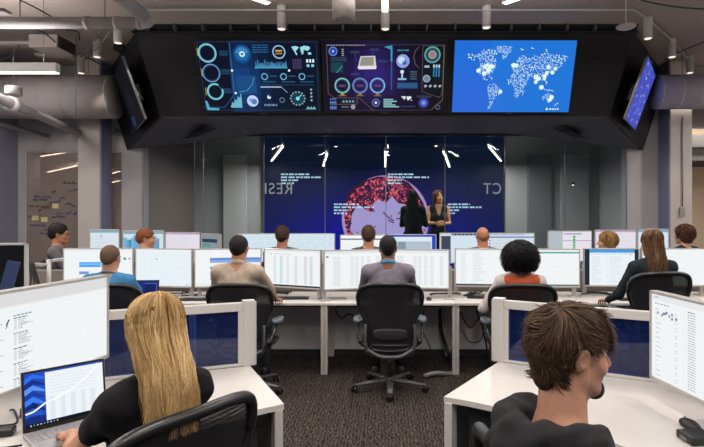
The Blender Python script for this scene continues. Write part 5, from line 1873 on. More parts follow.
        for k in range(7):
            a = k * .05
            c.poly([(.0, .10 + a * 2.0), (.10, .02 + a * 2.1), (.24, .10 + a * 2.4), (.24, .14 + a * 2.4), (.10, .10 + a * 2.2), (0, .2 + a * 2.1)], ('2c6ce8', '0c2c88', '5c94f4', '123a9c', '3c7cf0', '0a2470', '2458c8')[k], 2)
        c.rect(0, .80, .26, .94, '0c2a78', 2)
        c.rect(.25, .03, 1, .93, 'eff4f8', 4); c.rect(0, .935, 1, 1, '0c1018', 5)
        for k in range(9): c.disc(.06 + k * .04, .967, .010, ('d8e4f0', '50a0e8', 'e8c060')[k % 3], 6, 6)
        for k in range(5): c.rect(.30 + k * .13, .50, .36 + k * .13, .92, 'e2e8ee', 5)
        for k in range(6): c.words(.30, .12 + k * .06, .9, .012, 'd8e2ea', 5, r)
        c.line([(.0, .74), (.09, .72), (.24, .60), (.42, .53), (.60, .42), (.76, .28), (.90, .10), (.93, .03)], .022, 'ffffff', 7)
    elif kind == 'navylaptop':
        c.rect(0, 0, 1, 1, '1a2c78', 1); c.rect(.45, .15, .95, .9, '0f1c5c', 2); c.line([(.45, .15), (.95, .15), (.95, .9)], .02, '5c80d8', 3)
    elif kind == 'off':
        c.rect(0, 0, 1, 1, '060608', 1)
    return c


def monitor(label, L, R, ztop, h, kind, zdesk=.73, neck=0.0, bz=.012, case=None, seed=0, st=1.0, name='monitor', tilt=0.0, thick=.035, plate=True, group=None):
    """a display whose left and right edges stand at plan points L and R"""
    L, R = Vector((L[0], L[1], 0)), Vector((R[0], R[1], 0))
    d = R - L; w = d.length
    t = thing(name, label, 'monitor', ((L.x + R.x) / 2, (L.y + R.y) / 2, zdesk), math.atan2(d.y, d.x), group)
    case = case or SILVER
    zc = ztop - h / 2 - zdesk
    Mt = Matrix.Translation((0, 0, zc)) @ Matrix.Rotation(tilt, 4, 'X')
    b = MB()
    # frame around the picture
    b.box((-w / 2, -.004, h / 2 - bz), (w / 2, thick, h / 2), bev=.003, M=Mt).box((-w / 2, -.004, -h / 2), (w / 2, thick, -h / 2 + bz * 1.4), bev=.003, M=Mt)
    b.box((-w / 2, -.004, -h / 2), (-w / 2 + bz, thick, h / 2), bev=.003, M=Mt).box((w / 2 - bz, -.004, -h / 2), (w / 2, thick, h / 2), bev=.003, M=Mt)
    b.build('bezel', case, t)
    MB().box((-w / 2 + bz, .003, -h / 2 + bz), (w / 2 - bz, thick + .004, h / 2 - bz), bev=.003, M=Mt).box((-.10, thick, -.08), (.10, thick + .03, .08), bev=.01, M=Mt).build('back_cover', BLACK if case is BLACK else CABLEG, t)
    c = Canvas(w - 2 * bz, h - 2.4 * bz, 'f1f4f5', st)
    content(kind, c, seed)
    c.build('display', t, Mt @ Matrix.Translation((0, .0015, .2 * bz)))
    nx = neck
    bottom = ztop - h - zdesk
    MB().box((nx - .022, thick + .02, .0), (nx + .022, thick + .045, zc + .03), bev=.005).box((min(nx, 0) - .02, thick + .022, zc - .02), (max(nx, 0) + .02, thick + .042, zc + .02)).build('stand_neck', SILVER, t)
    MB().box((nx - .06, -.01, .0), (nx + .06, .13, .012), bev=.005).build('stand_base', SILVER, t)
    return t


def XY(px, D): return ((px - VX) * D / FPX, D)


# ---- middle row of desks
D1, D1B = 5.46, 6.28
xs = [-4.62, -3.285, -1.95, -.617, .718, 2.05, 3.39, 4.7]
names = ['far left end of the middle row', 'left of the middle row, behind the near glass screen', 'in front of the man in the beige shirt', 'in the centre, in front of the man in grey', 'between the central man and the woman in orange', 'in front of the woman in the orange vest', 'in front of the woman in black']
for i, (a, b_) in enumerate(zip(xs, xs[1:])):
    t = thing('desk', 'white desk ' + names[i], 'desk', ((a + b_) / 2, (D1 + D1B) / 2, 0), 0, 'white desks of the middle row')
    w = (b_ - a) / 2; dd = (D1B - D1) / 2
    MB().box((-w + .002, -dd, .703), (w - .002, dd, .728), bev=.003).build('worktop', WHITE, t)
    for s in (-1, 1):
        x = s * (w - .018)
        MB().box((x - .0165, -dd + .01, 0), (x + .0165, -dd + .05, .703), bev=.003).build('leg', PMETAL, t)
        MB().box((x - .0165, dd - .10, 0), (x + .0165, dd - .06, .703), bev=.003).build('leg', PMETAL, t)
        MB().box((x - .014, -dd + .05, .655), (x + .014, dd - .1, .700)).build('side_rail', PMETAL, t)
    MB().box((-w + .01, dd - .05, .07), (w - .01, dd - .03, .69), bev=.002).build('modesty_panel', GREYPANEL, t)
    MB().box((-w + .07, dd - .30, .60), (w - .07, dd - .18, .66)).build('cable_tray', DKPANEL, t)
# continuous fabric divider behind the middle desks
t = thing('desk_divider', 'long grey-brown fabric divider behind the middle monitors', 'divider', (0, 6.32, 0))
MB().box((-4.6, 0, .06), (4.7, .035, .96), bev=.004).build('fabric_panel', FABRIC, t)
MB().box((-4.6, -.004, .96), (4.7, .039, .975), bev=.003).build('cap_rail', mat('rail_grey', '8a8684'), t)
for x in (-4.5, -1.5, 1.5, 4.6):
    MB().box((x - .03, 0, 0), (x + .03, .035, .06)).build('foot', DKPANEL, t)

def row_mon(pl, pr, yl, yr, kind, label, neck=0.0, seed=0, zt=1.255, h=.42, K=None, case=None, name='monitor', tilt=0.0):
    Dl = (CAMZ - zt) * FPX / (yl - VY); Dr = (CAMZ - zt) * FPX / (yr - VY)
    return monitor(label, XY(pl + .45, Dl), XY(pr - .45, Dr), zt, h, kind, zdesk=.728, neck=neck, seed=seed, case=case, name=name, tilt=tilt)
# top heights read from the photograph fix the distance; kept within the desk depth
row_mon(62.5, 133.8, 248.3, 248.0, 'brand_left', 'monitor with a sky blue banner before the cropped-hair man in blue', neck=.33, seed=1)
row_mon(134.8, 192.6, 248.2, 248.9, 'pale', 'pale monitor between the men in blue and beige', neck=.30, seed=2)
row_mon(193.8, 262, 248.9, 248.2, 'bands', 'monitor with periwinkle bands left of the beige-shirted man', neck=-.31, seed=3)
row_mon(263.6, 321.4, 248.2, 249.9, 'sheet', 'monitor with a faint green column right of the beige-shirted man', neck=.30, seed=4)
row_mon(323.2, 386, 250.3, 249.0, 'columns', 'monitor with pale columns left of the central man in grey', neck=-.32, seed=5)
row_mon(387, 450, 249.0, 249.6, 'columns', 'monitor with pale columns right of the central man in grey', neck=.33, seed=6)
row_mon(454.4, 519.5, 248.3, 248.8, 'list', 'monitor with a short list left of the curly-haired woman', neck=-.33, seed=7)
row_mon(520.6, 580.6, 248.6, 248.8, 'teal', 'monitor with a teal bar right of the curly-haired woman', neck=.27, seed=8)
row_mon(583.2, 640, 248.2, 248.4, 'winblue', 'monitor with a blue title bar left of the long-haired woman', neck=-.27, seed=9)
row_mon(641, 716, 248.4, 248.2, 'blank', 'blank white monitor right of the long-haired woman', neck=.30, seed=10)

# ---- far row
FD, FDB = 7.15, 7.95
for i, (a, b_, lb) in enumerate(((-4.9, -2.5, 'far left desk, hidden behind the middle monitors'), (-2.5, 0, 'far desk left of centre, behind the middle monitors'), (0, 2.5, 'far desk right of centre, before the bald man'), (2.5, 4.9, 'far right desk, before the curly blond person'))):
    t = thing('desk', 'white ' + lb, 'desk', ((a + b_) / 2, (FD + FDB) / 2, 0), 0, 'white desks of the far row')
    w = (b_ - a) / 2; dd = (FDB - FD) / 2
    MB().box((-w + .002, -dd, .795), (w - .002, dd, .82), bev=.003).build('worktop', WHITE, t)
    for s in (-1, 1):
        for y in (-dd + .03, dd - .07):
            x = s * (w - .04); MB().box((x - .03, y, 0), (x + .03, y + .04, .795), bev=.003).build('leg', PMETAL, t)
    MB().box((-w + .01, dd - .03, .10), (w - .01, dd - .01, .78)).build('modesty_panel', GREYPANEL, t)
def far_mon(pl, pr, yl, yr, kind, label, seed=0, D=7.6, Dr=None, case=None, neck=0):
    zt = CAMZ - ((yl + yr) / 2 - VY) * D / FPX
    return monitor(label, XY(pl, D), XY(pr, Dr or D), zt, .43, kind, zdesk=.82, neck=neck, seed=seed, case=case)
far_mon(89.5, 119.5, 229.5, 229, 'smalldoc', 'small far monitor beside the man with glasses', 1, 7.5)
far_mon(122.5, 164, 230, 230.5, 'pict', 'far monitor with a blue picture behind the ginger man', 2, 7.5)
far_mon(165, 200.3, 232, 232, 'pinkish', 'far monitor with a mauve top line right of the ginger man', 3, 7.55, 7.4)
far_mon(201, 219.5, 232.3, 234, 'darkchart', 'narrow angled grey far monitor behind the beige-shirted man', 4, 7.4, 7.1, neck=0)
far_mon(237.5, 335, 233.4, 233.4, 'wide', 'very wide pale far monitor behind the short brown-haired man', 5, 7.6)
far_mon(340, 386, 235, 234.5, 'bar', 'far monitor with a dark line along its top, below the globe', 6, 7.6)
far_mon(388, 436.5, 234.6, 234, 'deskwin', 'far monitor with a royal blue desktop below the standing women', 7, 7.6)
far_mon(439.5, 534.7, 233.4, 232.3, 'dualwin', 'very wide far monitor with two windows before the bald man', 8, 7.6)
far_mon(547.8, 592, 231.2, 230.2, 'greenchart', 'far monitor with a green dotted column near the right glass', 9, 7.5)
far_mon(594.8, 636.5, 229.8, 229.8, 'pinkish', 'far monitor beside the curly blond person', 10, 7.5)
far_mon(637.6, 669, 229, 228.6, 'smalldoc', 'far monitor at the right end of the back row', 11, 7.4)

# ---- near desks with glass screens
NAVY = glass_mat('navy_glass', (.35, .48, .85), rough=.03, body='1c2c62', body_mix=.42, ior=1.6)
def near_desk(label, poly, legs_, panel):
    t = thing('desk', label, 'desk', (0, 0, 0))
    m_ = MB().prism(poly, .703, .73)
    m_.build('worktop', WHITE, t)
    for (x, y, a) in legs_:
        M_ = Matrix.Translation((x, y, 0)) @ Matrix.Rotation(a, 4, 'Z')
        MB().box((-.02, -.035, 0), (.02, .035, .703), bev=.003, M=M_).build('leg', PMETAL, t)
    for a, b_ in panel:
        a, b_ = Vector((*a, 0)), Vector((*b_, 0)); d = (b_ - a); n = Vector((-d.y, d.x, 0)).normalized() * .02
        MB().prism([a.xy, b_.xy, (b_ + n).xy, (a + n).xy], .06, .70).build('dark_side_panel', DKPANEL, t)
    return t
lpoly = [(-.80, 3.20), (-1.52, 2.905), (-2.35, 2.57), (-2.35, .9), (-1.16, .9), (-1.15, 1.55), (-1.04, 2.0), (-.86, 2.27), (-.65, 2.44), (-.479, 2.56)]
near_desk('white curved desk at the left where the blonde woman sits', lpoly, [(-.515, 2.575, .45), (-.80, 3.14, .45), (-2.3, 1.0, 0), (-1.2, .95, 0), (-2.3, 2.5, 0)], [((-.54, 2.60), (-.80, 3.10)), ((-.62, 2.62), (-1.7, 2.3))])
rpoly = [(.29, 2.66), (.40, 2.60), (.55, 2.50), (.80, 2.28), (.95, 2.05), (1.06, 1.65), (1.08, .9), (2.35, .9), (2.35, 2.37), (1.446, 2.875), (.69, 3.285)]
near_desk('white curved desk at the right where the bearded man sits', rpoly, [(.325, 2.675, -.5), (.69, 3.22, -.5), (2.3, 1.0, 0), (1.12, .95, 0), (2.3, 2.3, 0)], [((.355, 2.70), (.66, 3.17)), ((.42, 2.70), (1.6, 2.35))])

def glass_screen(label, A, B, C, zt=1.105):
    """framed glass screen standing on a desk from A by way of B to C"""
    A, B, C = Vector((*A, 0)), Vector((*B, 0)), Vector((*C, 0))
    t = thing('desk_screen', label, 'desk screen', (A.x, A.y, .73), math.atan2((C - A).y, (C - A).x))
    L = (C - A).length
    z = zt - .73
    MB().box((-.035, -.03, 0), (.035, .03, z + .012), bev=.004).box((-.045, -.012, 0), (.0, .012, z + .0)).build('end_post', PMETAL, t)
    MB().box((.035, -.022, z - .050), (L, .022, z), bev=.004).build('top_rail', PMETAL, t)
    MB().box((.035, -.022, 0), (L, .022, .016), bev=.003).build('bottom_rail', PMETAL, t)
    MB().box((.035, -.022, .016), (.062, .022, z - .05)).build('inner_frame', PMETAL, t)
    MB().box((.062, -.006, .016), (L, .006, z - .05)).build('glass_pane', NAVY, t)
    MB().box((L - .03, -.022, 0), (L, .022, z - .05)).build('end_frame', PMETAL, t)
glass_screen('white framed navy glass screen behind the blonde woman\'s monitor', (-.815, 3.225), (-1.51, 2.94), (-2.33, 2.60))
glass_screen('white framed navy glass screen behind the bearded man', (.70, 3.31), (1.446, 2.90), (2.33, 2.415))

# ---- near monitors
monitor('very large white screen at the left edge, above the silver laptop', (-1.548, 2.06), (-1.412, 2.76), 1.322, .425, 'mail', zdesk=.73, seed=21, bz=.014)
monitor('large monitor with a text table at the right edge', (1.268, 2.585), (1.345, 1.96), 1.267, .425, 'table', zdesk=.73, seed=22, bz=.014)

# ---- silver laptop
def laptop(label, A, B, depth, kind, zd=.73, hl=.215, ang=.18, name='laptop', case=SILVER):
    A, B = Vector((*A, 0)), Vector((*B, 0))
    d = B - A; w = d.length
    t = thing(name, label, 'laptop', ((A.x + B.x) / 2, (A.y + B.y) / 2, zd + .001), math.atan2(d.y, d.x))
    MB().box((-w / 2, -depth, 0), (w / 2, .0, .012), bev=.004).build('base', case, t)
    k = MB()
    for r_ in range(5):
        for c_ in range(13):
            x = -w / 2 + .022 + c_ * (w - .044) / 13; y = -.035 - r_ * .0185
            k.box((x + .001, y - .0155, .012), (x + (w - .044) / 13 - .0015, y, .0145), bev=.001, seg=1)
    k.build('keyboard', mat('laptop_keys', '9a999b', rough=.5), t)
    MB().box((-.05, -depth + .02, .0115), (.05, -depth + .085, .0126)).build('touchpad', mat('touchpad', 'a5a3a3', rough=.35), t)
    Mt = Matrix.Translation((0, -.002, .012)) @ Matrix.Rotation(-ang, 4, 'X')
    MB().box((-w / 2, 0, 0), (w / 2, .006, hl), bev=.002, M=Mt).build('lid', case, t)
    MB().box((-w / 2 + .002, -.0015, .002), (w / 2 - .002, -.0002, hl - .002), M=Mt).build('lid_bezel', BLACK, t)
    c = Canvas(w - .022, hl - .030, '1c4cc0', 1.0); content(kind, c, 33)
    c.build('display', t, Mt @ Matrix.Translation((0, -.0022, hl / 2 + .004)))
    return t
laptop('silver laptop with blue wallpaper open at the blonde woman\'s hand', (-1.457, 2.17), (-1.235, 2.40), .215, 'laptop', hl=.245, ang=.16)
laptop('small dark laptop with navy picture beside the man in blue', (-2.62, 5.60), (-2.36, 5.62), .20, 'navylaptop', hl=.20, zd=.73, case=BLACK)

# ---- things on the near desks
t = thing('power_brick', 'black power brick lying beside the silver laptop', 'power adapter', (-1.565, 2.19, .731), .35)
MB().box((-.055, -.03, 0), (.055, .03, .03), bev=.008).build('brick', BLACK, t)
MB().tube(catmull([(-.05, 0, .015), (-.12, .02, .01), (-.2, .10, .006)], 5), .004).build('lead', CABLE, t)
t = thing('docking_station', 'black docking block at the left edge of the near desk', 'dock', (-1.66, 2.20, .731), .2)
MB().box((-.05, -.05, 0), (.05, .05, .065), bev=.01).build('case', BLACK, t)
MB().box((-.03, -.052, .02), (.03, -.050, .032)).build('ports', CHROME, t)
t = thing('dock_box', 'small dark box behind the silver laptop under the large screen', 'dock', (-1.56, 2.42, .731), .4)
MB().box((-.06, -.03, 0), (.06, .03, .045), bev=.006).build('case', mat('navy_plastic', '232a3c', rough=.4), t)
wire('desk_cable', [(-1.72, 2.05, .737), (-1.58, 2.02, .737), (-1.46, 2.06, .737), (-1.395, 2.075, .742)], .0045, CABLE, 'black cable plugged into the near corner of the silver laptop', 'cable')
wire('desk_cable', [(-1.70, 2.45, .74), (-1.62, 2.36, .77), (-1.57, 2.30, .74), (-1.60, 2.21, .76)], .005, CABLE, 'black cable arching from the large screen to the power brick', 'cable')
wire('desk_cable', [(-1.55, 2.46, .77), (-1.50, 2.38, .76), (-1.49, 2.30, .74), (-1.47, 2.25, .745)], .004, CABLE, 'black cable dropping behind the silver laptop', 'cable')
t = thing('dock_box', 'small black box on the desk at the right edge', 'dock', (1.235, 2.14, .731), .1)
MB().box((-.055, -.05, 0), (.055, .05, .032), bev=.006).build('case', BLACK, t)
MB().box((-.058, -.02, .008), (-.055, .02, .02)).build('port_strip', mat('port_grey', '6a6a6e'), t)
t = thing('mouse', 'black mouse right of the small black box', 'mouse', (1.28, 2.27, .731), .1)
sdf_mesh('shell', [ell((0, 0, .014), (.032, .055, .022), .01), half((0, 0, -1), 0, .002)], .004, BLACK, t)
MB().lathe([(.004, -.003), (.006, 0), (.004, .003)], 0, 10, Matrix.Translation((0, .03, .034)) @ Matrix.Rotation(PI / 2, 4, 'Y')).build('wheel', CABLEG, t)

# ---- clutter along the middle desks
def keyboard(label, x, y, rz=0, w=.42):
    t = thing('keyboard', label, 'keyboard', (x, y, .729), rz)
    MB().box((-w / 2, -.065, 0), (w / 2, .065, .014), bev=.004).build('base', BLACK, t)
    k = MB()
    for r_ in range(5):
        for c_ in range(15): k.box((-w / 2 + .01 + c_ * (w - .02) / 15, -.055 + r_ * .022, .014), (-w / 2 + .008 + (c_ + 1) * (w - .02) / 15, -.037 + r_ * .022, .019))
    k.build('keys', mat('keycaps', '222226', rough=.5), t)
for lb, x, y, rz in (('black keyboard before the pale monitor, left of the beige-shirted man', -1.95, 5.66, .05), ('black keyboard in front of the central man', .05, 5.63, 0), ('black keyboard by the woman in the orange vest', 1.35, 5.68, .1), ('black keyboard in front of the long-haired woman', 2.65, 5.66, 0), ('black keyboard right of the beige-shirted man', -1.02, 5.74, .06), ('black keyboard before the cropped-hair man', -3.05, 5.62, 0)):
    keyboard(lb, x, y, rz)
def smallmouse(label, x, y):
    t = thing('mouse', label, 'mouse', (x, y, .729))
    sdf_mesh('shell', [ell((0, 0, .012), (.030, .052, .022), .01), half((0, 0, -1), 0, .002)], .005, BLACK, t)
    MB().lathe([(.004, -.003), (.006, 0), (.004, .003)], 0, 10, Matrix.Translation((0, .03, .032)) @ Matrix.Rotation(PI / 2, 4, 'Y')).build('wheel', CABLEG, t)
smallmouse('black mouse on the desk right of the central man', .46, 5.66)
smallmouse('black mouse right of the orange-vested woman\'s keyboard', 1.68, 5.64)
t = thing('notebook', 'thin purple-grey folder on the desk left of the central man', 'notebook', (-.55, 5.72, .729), .1)
MB().box((-.14, -.09, 0), (.14, .09, .008), bev=.002).build('cover', mat('folder', '8a8094'), t)
MB().box((-.135, -.092, .002), (.137, -.088, .006)).build('pages', WHITE, t)
t = thing('desk_phone', 'black desk phone between the central man and the orange-vested woman', 'telephone', (.98, 5.82, .729), -.2)
MB().prism([(-.09, -.08), (.09, -.08), (.09, .09), (-.09, .09)], 0, .03).build('body', BLACK, t)
MB().tube([(-.065, -.075, .045), (-.065, 0, .06), (-.065, .08, .045)], [.022, .014, .022], n=10).build('handset', BLACK, t)
k = MB()
for i in range(4):
    for j in range(3): k.box((-.01 + j * .026, -.06 + i * .026, .03), (.008 + j * .026, -.042 + i * .026, .036))
k.build('keypad', CABLEG, t)
rc = random.Random(8)
for x, lb in ((-2.9, 'under the monitor with the sky blue banner'), (-2.25, 'under the pale monitor'), (-1.25, 'under the monitor with the green column'), (.62, 'behind the central man\'s right-hand monitor'), (1.05, 'under the list monitor'), (2.3, 'under the blue title bar monitor'), (3.0, 'under the blank white monitor')):
    pts = [(x + rc.uniform(-.22, .22), 5.95 + rc.uniform(-.06, .16), .737 + rc.uniform(0, .03)) for _ in range(7)]
    wire('cable_tangle', pts, .007, CABLE, 'tangled black cable ' + lb, 'cable')
# cables below the middle desks
for pts, lb, r_, m_ in (
        ([P(440, 309, 5.9), P(441, 330, 5.9), P(448, 352, 5.85), P(456, 371, 5.6)], 'thick ribbed black cable duct dropping left of the desk leg', .020, CABLE),
        ([P(456, 372, 5.6), P(448, 374, 5.45), P(436, 373, 5.4), P(424, 376, 5.35)], 'grey foot rail lying on the carpet behind the central chair', .022, CABLEG),
        ([P(424, 309, 5.7), P(423, 330, 5.7), P(431, 350, 5.7), P(436, 370, 5.65)], 'thin black cable hanging right of the central chair', .006, CABLE),
        ([P(460, 312, 5.8), P(470, 328, 5.8), P(480, 318, 5.8), P(492, 330, 5.8)], 'looping black cable between the right desk legs', .007, CABLE),
        ([P(462, 330, 5.9), P(470, 342, 5.9), P(482, 338, 5.9), P(484, 312, 5.9)], 'second looping black cable lower by the right desk leg', .006, CABLE),
        ([P(476, 310, 5.7), P(483, 330, 5.7), P(487, 352, 5.7), P(483, 360, 5.6)], 'black cable reaching down towards the near glass screen', .009, CABLE),
        ([P(335, 309, 5.8), P(341, 318, 5.8), P(350, 314, 5.8), P(358, 322, 5.8)], 'black cable sagging under the desk left of the central man', .008, CABLE)):
    wire('floor_cable' if 'carpet' in lb else 'hanging_cable', pts, r_, m_, lb, 'foot rail' if 'rail' in lb else 'cable')
t = thing('skirting_strip', 'dark strip along the foot of the divider', 'strip', (0, 6.29, 0))
MB().box((-4.6, -.02, 0), (4.7, .012, .055)).build('strip', DKPANEL, t)

# ---- left edge: dark monitor, phone stand, arms
monitor('switched-off dark monitor with pale frame at the far left', (-4.42, 5.10), (-3.52, 5.30), 1.345, .46, 'off', zdesk=.73, seed=30, bz=.02, case=SILVER, thick=.06)
t = thing('desk', 'white side desk under the switched-off monitor', 'desk', (-4.1, 4.95, 0), 0)
MB().box((-.7, -.45, .703), (1.05, .48, .728), bev=.003).build('worktop', WHITE, t)
for x in (-.65, 1.0):
    for y in (-.40, .40): MB().box((x - .025, y - .02, 0), (x + .025, y + .02, .703)).build('leg', PMETAL, t)
t = thing('tablet', 'dark blue tablet leaning on a stand at the far left', 'tablet', (-3.34, 4.66, .729), .5)
MB().box((-.05, -.006, .24), (.05, .006, .50), bev=.004, M=Matrix.Rotation(-.12, 4, 'X') @ Matrix.Rotation(.22, 4, 'Y')).build('body', mat('tablet_navy', '28355c', rough=.3), t)
MB().box((-.06, .0, 0), (.06, .14, .015), bev=.004).tube([(0, .07, .01), (.03, .07, .25), (.07, .055, .36)], .010).build('stand', BLACK, t)
t = thing('monitor_stand', 'pale jointed monitor arm with cables beside the switched-off monitor', 'monitor arm', (-3.56, 5.72, .729))
MB().tube([(0, 0, 0), (0, 0, .42)], .022, n=12).build('pole', SILVER, t)
MB().tube([(0, 0, .40), (.13, .04, .42)], .020, n=10, squash=.6).build('upper_arm', SILVER, t)
MB().tube([(0, 0, .36), (-.16, -.10, .38)], .022, n=10, squash=.6).build('lower_arm', SILVER, t)
MB().box((-.05, -.05, 0), (.05, .05, .015), bev=.004).build('clamp', SILVER, t)
for k in range(4):
    MB().tube(catmull([(-.16 + .02 * k, -.10, .40), (-.10 + .03 * k, -.13, .25 - .03 * k), (-.14 + .04 * k, -.08, .12), (-.05, -.04, .02)], 6), .008, n=6).build('cable', CABLE, t)
# ------------------------------------------------------------------ the people
def ringband(root, nk, hc, HR, name, colr, r=.070, dz=.0, th=.011, sq=1.0, drop=.03):
    nn = np.array(hc) + HR @ np.array([0, -.01, -.06]) - nk
    nn /= np.linalg.norm(nn)
    pts = []
    for k in range(28):
        a = 2 * PI * k / 28
        p = np.array([math.cos(a) * r, math.sin(a) * r * .95, dz - drop * math.sin(a) - .01]) + nk
        pts.append(p)
    return MB().tube(pts, th, n=8, closed=True, squash=sq, up=(0, 0, 1)).build(name, mat('band_' + colr, colr, rough=.8), root)


def at_world(px, D): return (px - VX) * D / FPX


CAST = {}
# central man in grey
r, hc, HR = person('person', 'person in a grey shirt with blue lanyard, back turned, seated in the centre', (at_world(388, 5.0), 5.06, 0), 0, ztop=1.425, w=1.10, skin='7a5238', shirt='77727e', pants='15161a',
                   hair=hair_cap(grow=.008, amp=.0008, back=-.062), hair_cols=('0e0c0c',), hands=[(-.23, .33, .785), (.22, .33, .785)], poles=[(-.9, -.3, -.7), (.9, -.3, -.7)], res=.011, head_res=.006, group=None, hyc=-.06)
ringband(r, np.array([0, -.085, 1.425 - .252]), hc, HR, 'lanyard', '3c8cc0', r=.074, th=.010, drop=.035, sq=1.4)
ringband(r, np.array([0, -.085, 1.425 - .236]), hc, HR, 'collar', '8a8590', r=.067, th=.009, drop=.030, sq=2.0)
# man in beige
r, hc, HR = person('person', 'person in a beige short-sleeved shirt, black hair, back turned, left of centre', (at_world(240, 4.98), 5.02, 0), .03, ztop=1.425, w=1.10, skin='b07a58', shirt='b0a090', pants='2a2c34', sleeve='elbow',
                   hair=hair_cap(grow=.010, amp=.0012, back=-.052), hair_cols=('141012',), hands=[(-.2, .30, .785), (.25, .33, .78)], poles=[(-.9, -.3, -.7), (.95, -.3, -.7)], res=.011, hyc=-.06)
ringband(r, np.array([0, -.085, 1.425 - .246]), hc, HR, 'collar', 'b8a898', r=.066, th=.011, drop=.030, sq=2.0)
# man in blue
r, hc, HR = person('person', 'person in a blue T-shirt with cropped hair, back turned, at the left', (at_world(110, 4.93), 5.0, 0), -.05, ztop=1.34, w=1.06, skin='b8866a', shirt='3c78a4', pants='22242c', sleeve='short',
                   hair=hair_cap(grow=.005, amp=.0004, back=-.045), hair_cols=('5a4638',), res=.011, hyc=-.06)
ringband(r, np.array([0, -.085, 1.34 - .248]), hc, HR, 'collar', '2c6088', r=.070, th=.009, drop=.028)
# woman with afro
r, hc, HR = person('person', 'person with a round black afro, orange vest and pale sleeves, back turned', (at_world(519, 4.92), 4.98, 0), .0, ztop=1.34, female=True, w=1.06, skin='6a4632', shirt='c4bcb8', pants='2c2c34',
                   hair=hair_afro(.158, .142), hair_cols=('0e0e12', '1a181c'), res=.011, hyc=-.07, hands=[(-.29, .16, .75), (.22, .33, .785)], poles=[(-.6, -.9, -.6), (.95, -.3, -.6)])
w_, sh_, cy_ = 1.06, 1.34 - .325, -.11
vo = [ell((0, -.07, .72), (.165, .135, .17), .05), ell((0, cy_, sh_ - .15), (.186, .136, .18), .05), cap((-.13, cy_, sh_ - .0), (.13, cy_, sh_ - .0), .074, None, .04), cap((-.06, cy_ + .01, sh_ + .03), (.06, cy_ + .01, sh_ + .03), .050, None, .03),
      ell((-.235, cy_, sh_ - .04), (.060, .13, .15), .02, None, True), ell((.235, cy_, sh_ - .04), (.060, .13, .15), .02, None, True),
      cap((0, -.09, sh_ + .02), (0, -.08, sh_ + .3), .070, .070, .01, True), half((0, 0, -1), -.56, .01)]
sdf_mesh('vest', vo, .011, mat('vest_orange', 'b8502a', rough=.8, var=.08, bump=.1), r)
# long-haired woman in black
r, hc, HR = person('person', 'person with long brown hair and black top, back turned, in a raised chair', (at_world(649, 4.98), 5.04, 0), -.12, ztop=1.465, female=True, w=1.08, skin='c08c6c', shirt='20282c', pants='1a1a20', lift=.10,
                   hair=hair_long(n=1300, length=.34, rad=.0017, wave=.020, back_shift=-.055, spread=140, low_r=.086, vol=.93), hair_cols=('5c4030', '7a5a40', '9a7a56', '4a3226'), res=.011, hyc=-.08, hands=[(-.27, .20, .80), (.2, .33, .80)], poles=[(-.6, -.9, -.6), (.95, -.3, -.6)])

# far row
FAR = dict(res=.015, head_res=.007, hand_res=.010, eyes=False)
r, hc, HR = person('person', 'person with dark hair, glasses and grey top, in profile before the writing glass', (at_world(66, 6.78), 6.78, 0), 1.2, ztop=1.485, skin='a87458', shirt='5c5c60', hair=hair_cap(grow=.016, amp=.003, back=-.05, top=.02), hair_cols=('16110f',), lift=.06, hands=[(-.17, .30, .865), (.17, .30, .865)], **FAR)
g = MB()
for q in (-1, 1):
    g.tube([Vector(HR @ np.array([q * .034 + .021 * math.cos(2 * PI * k / 14), .098, .002 + .016 * math.sin(2 * PI * k / 14)]) + hc) for k in range(14)], .0022, n=5, closed=True)
    g.tube([Vector(HR @ np.array(p) + hc) for p in ((q * .055, .097, .004), (q * .076, .07, .006), (q * .080, .0, .004))], .0022, n=5)
g.tube([Vector(HR @ np.array(p) + hc) for p in ((-.013, .098, .004), (.013, .098, .004))], .0022, n=5)
g.build('glasses', BLACK, r)
person('person', 'person with ginger hair turned to the right, behind the pale monitor', (at_world(150, 6.7), 6.75, 0), .55, ztop=1.435, yaw=-.75, skin='c08a70', shirt='3c4452', hair=hair_cap(grow=.015, amp=.003, back=-.055), hair_cols=('7a4426',), lift=.05, hands=[(-.17, .30, .865), (.17, .30, .865)], **FAR)
person('person', 'person with short brown hair, back turned, before the very wide pale monitor', (at_world(282.5, 6.68), 6.75, 0), 0, ztop=1.465, skin='a8705a', shirt='3a3c44', hair=hair_cap(grow=.014, amp=.003, back=-.055, top=.01), hair_cols=('38241c',), lift=.05, hands=[(-.17, .30, .865), (.17, .30, .865)], **FAR)
person('person', 'person with short dark brown hair, back turned, below the globe', (at_world(368.5, 6.68), 6.75, 0), 0, ztop=1.47, skin='b07a5c', shirt='44464e', hair=hair_cap(grow=.014, amp=.003, back=-.060, top=.01), hair_cols=('3c2c1e',), lift=.05, hands=[(-.17, .30, .865), (.17, .30, .865)], **FAR)
person('person', 'bald person, back turned, in the far row right of the standing women', (at_world(482.5, 6.68), 6.75, 0), 0, ztop=1.465, skin='b47a5c', shirt='4c4e58', hair=hair_cap(grow=.0015, amp=.0002, back=-.055, top=-.02), hair_cols=('a06a50',), lift=.05, hands=[(-.17, .30, .865), (.17, .30, .865)], **FAR)
person('person', 'person with curly blond hair turned to the left in the far row', (at_world(604, 6.68), 6.75, 0), -.5, ztop=1.40, yaw=.7, female=True, skin='c89478', shirt='52505a', hair=hair_curly(.022, -.08, 500), hair_cols=('8c6c40', 'a88a54', '6c4e2c'), lift=.04, hands=[(-.17, .30, .865), (.17, .30, .865)], **FAR)
person('person', 'person with reddish-brown wavy hair and navy top at the far right', (at_world(681, 6.68), 6.75, 0), -.45, ztop=1.485, yaw=.15, female=True, skin='b8866c', shirt='1c2030', hair=hair_curly(.026, -.125, 600), hair_cols=('4a2c1e', '6a4230', '321c14'), lift=.06, hands=[(-.17, .30, .865), (.17, .30, .865)], **FAR)

